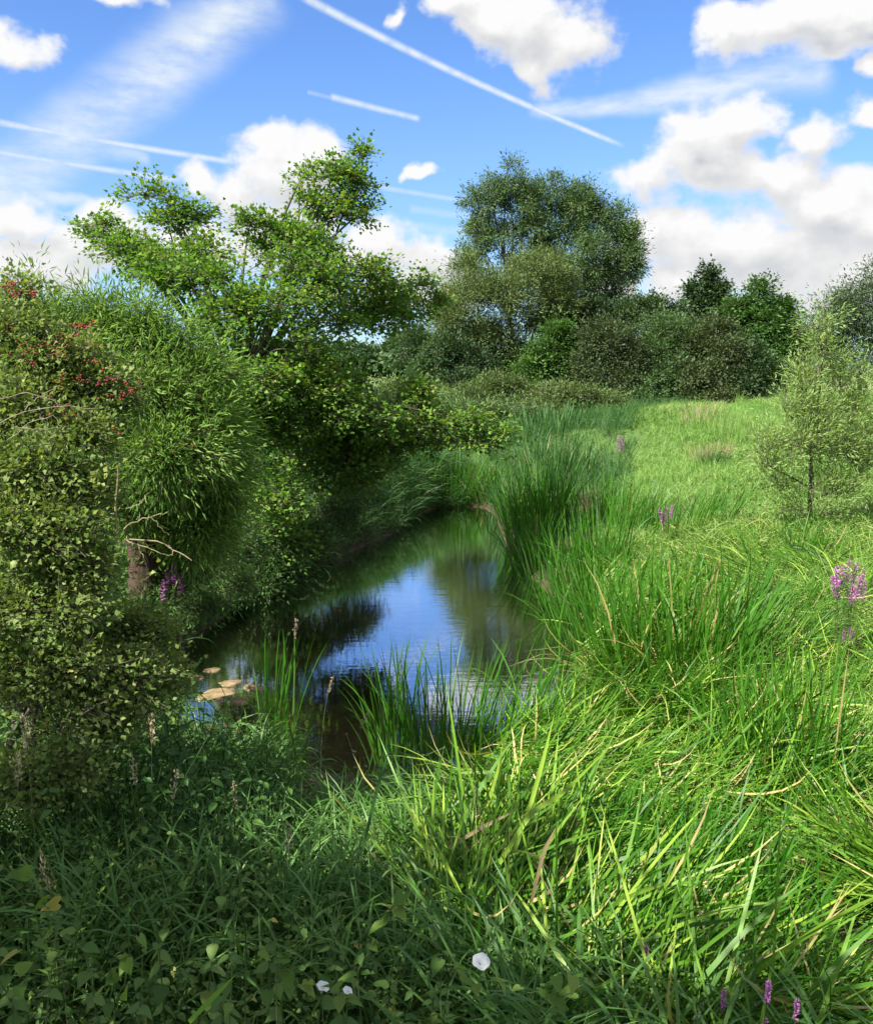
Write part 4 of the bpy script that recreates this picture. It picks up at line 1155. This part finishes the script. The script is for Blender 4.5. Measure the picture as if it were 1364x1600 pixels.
loosestrife('single loosestrife spike at the bottom edge, leftmost of the bottom row', [(1131, 1546)], 2.75, .9, fl=.07)
loosestrife('tall loosestrife spike at the bottom edge, in the middle of its row', [(1202, 1532), (1196, 1590)], 2.75, .9, fl=.085)
loosestrife('loosestrife spike at the bottom edge, rightmost of its row', [(1246, 1560)], 2.75, .9, fl=.08)
loosestrife('short deep purple loosestrife spike lying among blades with a dead leaf', [(1010, 1476)], 3.25, .8, fl=.06)
loosestrife('broad loosestrife plant with many spikes at the right edge', [(1308, 884), (1316, 880), (1328, 872), (1340, 878), (1350, 888), (1334, 892), (1322, 898), (1344, 902), (1312, 905), (1332, 912), (1352, 905), (1300, 900)], 9.6, 1.2, fl=.24)
loosestrife('small loosestrife plant below the broad one at the right edge', [(1318, 985), (1328, 978), (1334, 985)], 8.9, 1.0, fl=.12)
loosestrife('loosestrife among the yellowish reeds', [(1030, 795), (1040, 790), (1050, 788), (1036, 800)], 15.2, 1.2, fl=.25)
loosestrife('distant loosestrife at the meadow corner of the far reeds', [(965, 682), (970, 680), (975, 684)], 23.5, 1.6, fl=.36)
loosestrife('loosestrife under the osier, deep purple in shade', [(262, 888), (272, 880), (282, 895), (254, 905)], 8.8, 1.4, fl=.22)
loosestrife('dim loosestrife in the maple shade by the pool', [(325, 815), (338, 810), (345, 820)], 13.3, 1.0, fl=.2)


# nettles
def nettle_leaf():
    r = []
    n = 6
    ts = np.linspace(0, 1, n + 1)
    w = np.interp(ts, [0, .12, .35, .7, 1], [.06, .36, .40, .22, 0])
    L, Rr, C = [], [], []
    for i, t in enumerate(ts):
        z = -.35 * t * t
        C.append((0, t, z - .03))
        L.append((-w[i], t - .03, z + .02))
        Rr.append((w[i], t - .03, z + .02))
    v = np.array(C + L + Rr)
    f = []
    for i in range(n):
        f += [(i, i + 1, n + 1 + i + 1, n + 1 + i), (i + 1, i, 2 * (n + 1) + i, 2 * (n + 1) + i + 1)]
    return v, np.array(f)


NV, NF = nettle_leaf()
NLEAF = []
for i, t in enumerate((.18, .36, .55, .95)):
    g = Geo()
    g.add(NV, NF, t)
    NLEAF.append(g.mesh('nettle_leaf', M['nettle'], True))


def nettle(x, y, h, seed, label):
    r = np.random.default_rng(seed)
    z = gz(x, y)
    root = empty('nettle', (x, y, z), label, 'nettle', 'nettles on the shaded near bank')
    bend = np.array([r.normal(0, .10), r.normal(0, .10), 0])
    q = np.linspace(0, 1, 6)[:, None]
    g = Geo()
    tubes(g, np.array([0, 0, h]) * q + bend * q ** 2, np.linspace(.0045, .002, 6), 5, .2)
    g.build('stem', M['stem'], root)
    k = 8
    for i in range(k):
        t = .25 + .75 * i / (k - 1)
        s = float(np.interp(t, [.2, .5, .85, 1], [.058, .068, .050, .022]))
        for sd in (0, math.pi):
            o = link('leaf', NLEAF[int(r.choice(4, p=[.34, .36, .24, .06]))], root)
            o.location = np.array([0, 0, h * t]) + bend * t * t
            ss = s * r.uniform(.85, 1.2)
            o.scale = (ss, ss, ss)
            o.rotation_euler = (r.normal(-.25, .22), r.normal(0, .2), i * 1.57 + sd + r.normal(0, .2))
    return root


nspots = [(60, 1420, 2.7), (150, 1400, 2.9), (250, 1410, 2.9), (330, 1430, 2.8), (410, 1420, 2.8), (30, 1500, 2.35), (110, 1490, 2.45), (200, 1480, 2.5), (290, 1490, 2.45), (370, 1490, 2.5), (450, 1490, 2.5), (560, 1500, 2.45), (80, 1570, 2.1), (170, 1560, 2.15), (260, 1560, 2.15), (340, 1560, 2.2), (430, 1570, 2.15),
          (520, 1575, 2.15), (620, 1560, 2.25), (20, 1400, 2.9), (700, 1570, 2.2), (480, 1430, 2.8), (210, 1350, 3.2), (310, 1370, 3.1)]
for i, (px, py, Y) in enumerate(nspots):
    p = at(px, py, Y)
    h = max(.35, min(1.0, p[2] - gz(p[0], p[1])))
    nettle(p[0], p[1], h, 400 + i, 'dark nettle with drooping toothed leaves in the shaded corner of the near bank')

# bindweed
HV = [(0, .02, 0)]
for i in range(13):
    t = i / 12
    a = -math.pi * .5 + (t - .5) * 0
hl = [(0, 0), (.22, -.20), (.42, -.12), (.46, .14), (.34, .45), (.16, .76), (0, 1.0)]
hv = np.array([(x, y, .05 * abs(x) * 2 - .22 * max(0, y) ** 2) for x, y in hl] + [(-x, y, .05 * abs(x) * 2 - .22 * max(0, y) ** 2) for x, y in hl[1:-1]] + [(0, .4, -.05)])
hr = [0, 1, 2, 3, 4, 5, 6, 11, 10, 9, 8, 7]
hf = np.array([(12, hr[i], hr[(i + 1) % 12]) for i in range(12)])
HLEAF = []
for t in (.25, .5, .75, .95):
    g = Geo()
    g.add(hv, hf, t)
    HLEAF.append(g.mesh('bindweed_leaf', M['bindweed'], True))
fa = np.arange(20) * 2 * math.pi / 20
rings = [(.08, -.5), (.15, .10), (.32, .55), (.74, .86), (1.0, .78)]
fv = np.array([(r_ * (1 + (.05 * math.cos(5 * a + .4) if r_ > .6 else 0)) * math.cos(a), r_ * (1 + (.05 * math.cos(5 * a + .4) if r_ > .6 else 0)) * math.sin(a), z_ + (.09 * math.sin(5 * a) + .06 * math.sin(2 * a) if r_ > .6 else 0)) for r_, z_ in rings for a in fa])
ff = np.array([(i * 20 + j, i * 20 + (j + 1) % 20, (i + 1) * 20 + (j + 1) % 20, (i + 1) * 20 + j) for i in range(4) for j in range(20)])
g = Geo()
g.add(fv, ff, .5)
FLOWER = g.mesh('bindweed_flower', M['white'], True)


def vine(label, pts, Y, n, size, seed, flowers=()):
    r = np.random.default_rng(seed)
    P0 = np.array([at(px, py, Y + (Yd if (Yd := 0) else 0)) for px, py in pts])
    base = np.array([P0[0][0], P0[0][1], gz(P0[0][0], P0[0][1])])
    root = empty('bindweed_vine', base, label, 'bindweed', 'bindweed vines over the near bank')
    P = np.concatenate([[base], P0])
    tt = np.linspace(0, len(P) - 1, 6 * len(P))
    Q = np.stack([np.interp(tt, np.arange(len(P)), P[:, k]) for k in range(3)], 1) + r.normal(size=(len(tt), 3)) * .004
    g = Geo()
    tubes(g, Q, np.full(len(Q), .0016), 4, .4)
    g.build('stem', M['stem'], root, base)
    for i in range(n):
        u = 1 + (len(P0) - 1) * (i + r.uniform(0, .7)) / n
        q = np.array([np.interp(u, np.arange(len(P)), P[:, k]) for k in range(3)])
        o = link('leaf', HLEAF[int(r.choice(4, p=[.3, .35, .27, .08]))], root)
        o.location = q - base + r.normal(size=3) * np.array([.02, .02, .015])
        s = size * r.uniform(.7, 1.25)
        o.scale = (s, s, s)
        o.rotation_euler = (r.normal(-.5, .35), r.normal(0, .35), r.uniform(0, 6.28))
    for px, py, fY, s in flowers:
        q = at(px, py, fY)
        o = link('flower', FLOWER, root)
        o.location = q - base
        o.scale = (s, s, s * .9)
        o.rotation_euler = (r.normal(.5, .12), r.normal(.15, .2), r.uniform(0, 1))
        g = Geo()
        tubes(g, np.stack([q - base + np.array([0, .01, -.10]), q - base + np.array([0, .004, -.03]), q - base]), np.full(3, .0015), 4, .4)
        g.build('flower_stalk', M['stem'], root)


vine('bindweed trailing below the single white flower, pale heart-shaped leaves', [(690, 1500), (750, 1530), (820, 1550), (890, 1550), (940, 1520)], 2.45, 13, .042, 1, [(750, 1508, 2.5, .026)])
vine('bindweed carrying two white flowers close together', [(430, 1500), (470, 1540), (510, 1550), (560, 1560), (600, 1540)], 2.3, 11, .040, 2, [(503, 1548, 2.35, .019), (541, 1553, 2.4, .015)])
vine('bindweed with large yellow-green leaves at the bottom, left of the white pair', [(380, 1480), (440, 1490), (470, 1500), (430, 1520), (455, 1540)], 2.55, 9, .048, 3)
vine('bindweed climbing at the bottom left corner with pale drooping leaves', [(20, 1560), (60, 1500), (80, 1440), (70, 1400), (40, 1370)], 2.2, 12, .038, 4)
vine('bindweed sprays at the bottom right of centre, hanging leaf strings', [(840, 1590), (860, 1545), (880, 1520), (850, 1560), (835, 1600)], 2.3, 10, .042, 5)
vine('bindweed climbing the canary grass in the centre', [(560, 1520), (600, 1450), (612, 1415), (625, 1400), (590, 1440)], 2.8, 10, .045, 6)
vine('yellowing bindweed hanging among the nettles', [(180, 1580), (200, 1520), (205, 1470), (175, 1500), (165, 1560)], 2.15, 9, .042, 7)

# fern frond by the near hawthorn
fp = at(110, 1330, 3.2)
fb = np.array([fp[0] - .12, fp[1] + .1, gz(fp[0] - .12, fp[1] + .1)])
fr = empty('tansy_plant', fb, 'feathery yellow-green leafy plant below the hawthorn at the left', 'plant')
for k in range(6):
    a = k * 1.05 + .3
    tip = fp + np.array([math.cos(a) * .17, math.sin(a) * .17, RNG.normal() * .03])
    P = bez(fb, (fb + tip) / 2 + np.array([0, 0, .2]), tip, 14)
    g = Geo()
    tubes(g, P, np.linspace(.003, .001, 14), 3, .4)
    d = nrm(np.gradient(P, axis=0))
    sd_ = nrm(np.cross(d, [0, 0, 1.]))
    for s_ in (-1, 1):
        leaves(g, P[4:], sd_[4:] * s_ + d[4:] * .5, np.tile([0, 0, 1.], (10, 1)), np.linspace(.05, .015, 10), .016, np.linspace(.4, .8, 10), 'diamond')
    g.build('frond', M['bindweed'], fr, fb)


# single conspicuous blades
def strap(label, name, pts, Y, wd, matk, tone, cat='reed blade'):
    r = np.random.default_rng(int(pts[0][0]))
    P = np.array([at(px, py, y_) for (px, py), y_ in zip(pts, Y)])
    tt = np.linspace(0, len(P) - 1, 12)
    Q = np.stack([np.interp(tt, np.arange(len(P)), P[:, k]) for k in range(3)], 1)
    T = nrm(np.gradient(Q, axis=0))
    sd_ = nrm(np.cross(T, nrm(Q - np.array([0, 0, CAMH]) + r.normal(size=3) * .3)))
    w = wd * np.interp(np.linspace(0, 1, 12), [0, .6, 1], [.9, 1, .08])[:, None] * .5
    nrm_ = nrm(np.cross(T, sd_))
    v = np.stack([Q - sd_ * w + nrm_ * w * .25, Q, Q + sd_ * w + nrm_ * w * .25], 1).reshape(-1, 3)
    f = np.array([(i * 3 + j, i * 3 + j + 1, i * 3 + j + 4, i * 3 + j + 3) for i in range(11) for j in range(2)])
    g = Geo()
    g.add(v, f, tone)
    o = g.build(name, M[matk], None, Q[0])
    o.location = Q[0]
    tag(o, label, cat, 'conspicuous single blades')


strap('pale folded reed blade standing above the lodged reeds', 'lone_reed', [(800, 1340), (828, 1262), (848, 1190), (866, 1117)], [4.3, 4.4, 4.45, 4.5], .022, 'lodged', .80)
strap('broad pale blade bent down beside the folded one', 'lone_reed', [(780, 1350), (830, 1270), (880, 1240), (960, 1160)], [4.2, 4.25, 4.4, 4.7], .024, 'lodged', .7)
strap('tan dead blade lying among green lodged reeds', 'dead_reed', [(700, 1325), (750, 1295), (815, 1262)], [4.4, 4.5, 4.6], .020, 'dead', .45)
strap('brown dead blade rising left of the lodged reeds', 'dead_reed', [(830, 1410), (850, 1330), (870, 1290)], [3.8, 3.85, 3.9], .016, 'dead', .1)
strap('long green blade crossing the lodged reeds at lower right', 'lone_reed', [(1090, 1490), (1180, 1420), (1300, 1370)], [3.2, 3.4, 3.7], .015, 'reed', .7)
strap('long pale blade near the bottom edge among nettles', 'lone_reed', [(295, 1598), (330, 1562), (368, 1524)], [2.1, 2.15, 2.2], .013, 'lodged', .6)
strap('dark broad blade arching over the shaded grass', 'lone_reed', [(566, 1330), (590, 1230), (608, 1170)], [4.0, 4.1, 4.2], .016, 'sedge', .2)
strap('pale straight blade slanting across the grass at the right of centre', 'lone_reed', [(975, 1405), (1010, 1390), (1045, 1380)], [3.5, 3.6, 3.7], .016, 'lodged', .85)

# straw tufts on the meadow crest
POOL['straw'] = [blade_mesh('dead', 1.0, .010, l, c, t, 340 + i) for i, (l, c, t) in enumerate([(.05, .3, .3), (.1, .6, .5), (.05, .2, .2), (.15, .8, .6), (.08, .4, .7), (.12, .9, .8), (.03, .2, .4), (.2, 1.1, .3)])]
M['straw'] = M['dead']
clump('straw-coloured grass tuft standing beside the mown path', 6.3, 21.6, .62, .42, .5, 30, 160, 30, .5, .05, .35, 'straw', 'grass_tuft', 'grass tuft', 'dry grass tufts on the meadow', .008)
clump('smaller straw-coloured tuft higher up the meadow crest', 7.5, 27.0, .7, .6, .5, 20, 120, 31, .5, .05, .35, 'straw', 'grass_tuft', 'grass tuft', 'dry grass tufts on the meadow', .010)
clump('grey-green thistly tuft at the foot of the straw-coloured tuft', 6.0, 20.6, .45, .3, .3, 20, 120, 32, .5, .05, .5, 'shade_greygreen', 'grass_tuft', 'grass tuft', 'dry grass tufts on the meadow', .010)

# pale arching twigs over the hawthorn
tb = at(40, 680, 5.2)
tr_ = empty('bare_branch', tb, 'grey leafless twigs arching across the middle of the near hawthorn', 'branch')
for pts, r0, r1 in [([(-20, 670), (30, 645), (90, 632), (165, 640)], .005, .002), ([(10, 690), (60, 655), (85, 650), (96, 668)], .004, .002), ([(40, 640), (62, 618), (90, 604)], .0035, .002), ([(60, 650), (72, 672), (76, 690)], .003, .002), ([(0, 625), (40, 615), (80, 622), (100, 640)], .004, .002), ([(20, 668), (60, 672), (110, 664)], .003, .0015)]:
    P = np.array([at(px, py, 5.15) for px, py in pts])
    P = np.stack([np.interp(np.linspace(0, len(P) - 1, 9), np.arange(len(P)), P[:, k]) for k in range(3)], 1) + RNG.normal(size=(9, 3)) * .006
    g = Geo()
    tubes(g, P, np.linspace(r0, r1, 9) * .7, 5)
    g.build('twig', M['greytwig'], tr_, tb, True)

# bare lichened branch sticking out of the hawthorn
bY = 5.35
bb = at(130, 862, bY)
br = empty('bare_branch', bb, 'bare yellowish branch poking out of the hawthorn over the osier trunk', 'branch')
for k, (pts, r0, r1) in enumerate([([(184, 728), (183, 770), (181, 812), (180, 838)], .005, .007), ([(180, 838), (205, 818), (235, 808), (262, 800)], .005, .003), ([(236, 808), (250, 822), (264, 836)], .0035, .002), ([(120, 868), (150, 856), (195, 842), (240, 841), (262, 852), (282, 866), (300, 876)], .007, .003),
                                   ([(195, 842), (225, 855), (255, 866), (270, 868)], .004, .002), ([(270, 868), (268, 858), (262, 852)], .003, .003), ([(181, 800), (165, 808), (140, 814)], .004, .002), ([(215, 850), (222, 868), (232, 890)], .004, .002), ([(152, 872), (172, 892), (180, 920)], .005, .003), ([(190, 795), (215, 790), (232, 770)], .003, .002)]):
    P = np.array([at(px, py, bY + .05 * math.sin(px * .05) - .15 * (px - 180) / 120) for px, py in pts])
    tq = np.linspace(0, len(P) - 1, 12)
    P = np.stack([np.interp(tq, np.arange(len(P)), P[:, k_]) for k_ in range(3)], 1)
    P[1:-1] = (P[:-2] + P[1:-1] * 2 + P[2:]) / 4 + RNG.normal(size=(10, 3)) * .004
    g = Geo()
    tubes(g, P, np.linspace(r0 * .85, r1 * .75, len(P)) * RNG.uniform(.75, 1.25, len(P)), 6)
    g.build('twig', M['palebark'], br, bb, True)
lv = Geo()
pp = np.array([at(px, py, bY - .1) for px, py in [(160, 735), (150, 745), (168, 748), (140, 742), (155, 755), (245, 885), (238, 892), (163, 812), (158, 800)] for _ in range(3)])
leaves(lv, pp + RNG.normal(size=pp.shape) * .015, sph(len(pp), RNG), sph(len(pp), RNG), .04, .028, RNG.uniform(.7, 1, len(pp)), 'maple')
lv.build('leaf_sprays', M['haw'], br, bb)

# flat stones and mud at the left edge of the pool
for lab, px, py, rx, ry in [('largest pale flat stone at the left water edge', 337, 1083, 27, 12), ('thin pale slab behind the largest stone', 360, 1066, 20, 5), ('narrow stone awash, left of the thin slab', 303, 1058, 15, 5), ('stone awash nearest to the reed tuft', 396, 1074, 15, 6),
                            ('small stone farthest out in the shallows', 332, 1046, 12, 4), ('buried stone at the grassy edge in front of the largest stone', 372, 1094, 18, 6)]:
    d = ray(px, py)
    t_ = (.015 - CAMH) / d[2]
    c = np.array([d[0] * t_, d[1] * t_, .0])
    r = np.random.default_rng(px)
    a = np.arange(18) * 2 * math.pi / 18
    k = 1 + .22 * np.sin(2 * a + r.uniform(0, 6)) + .12 * np.sin(3 * a + r.uniform(0, 6)) + r.normal(0, .05, 18)
    s = c[1] / FPX
    V = []
    for q, zz in ((1.0, -.08), (1.02, .0), (.9, .012), (.55, .020), (.12, .021)):
        V.append(np.stack([np.cos(a) * rx * s * k * q, np.sin(a) * ry * s * 2.6 * k * q, zz + r.normal(0, .003, 18)], 1))
    V = np.concatenate(V)
    f = np.array([(i * 18 + j, i * 18 + (j + 1) % 18, (i + 1) * 18 + (j + 1) % 18, (i + 1) * 18 + j) for i in range(4) for j in range(18)])
    g = Geo()
    g.add(V, f, .5)
    g.add(V[-18:], np.arange(18)[None], .5)
    o = g.build('flat_stone', M['stone'])
    o.location = c
    tag(o, lab, 'stone', 'flat stones in the shallows')

# a bird far up
bp = at(732, 282, 60)
g = Geo()
bv = np.array([(-.20, 0, .06), (-.09, .03, .05), (0, .02, 0), (.09, .03, .05), (.20, 0, .06), (.08, -.05, .04), (0, -.04, 0), (-.08, -.05, .04), (0, .10, .01), (0, -.14, .0), (.03, -.12, 0), (-.03, -.12, 0), (0, 0, -.035)])
bf = np.array([(0, 1, 7), (1, 2, 6), (1, 6, 7), (2, 3, 6), (3, 5, 6), (3, 4, 5), (2, 8, 3), (8, 2, 1), (6, 10, 9), (6, 9, 11), (8, 12, 1), (8, 3, 12), (12, 6, 1), (12, 3, 6)])
g.add(bv, bf, .5)
o = g.build('bird', M['bird'])
o.location = bp
tag(o, 'tiny dark bird flying beside the tall willow', 'bird')
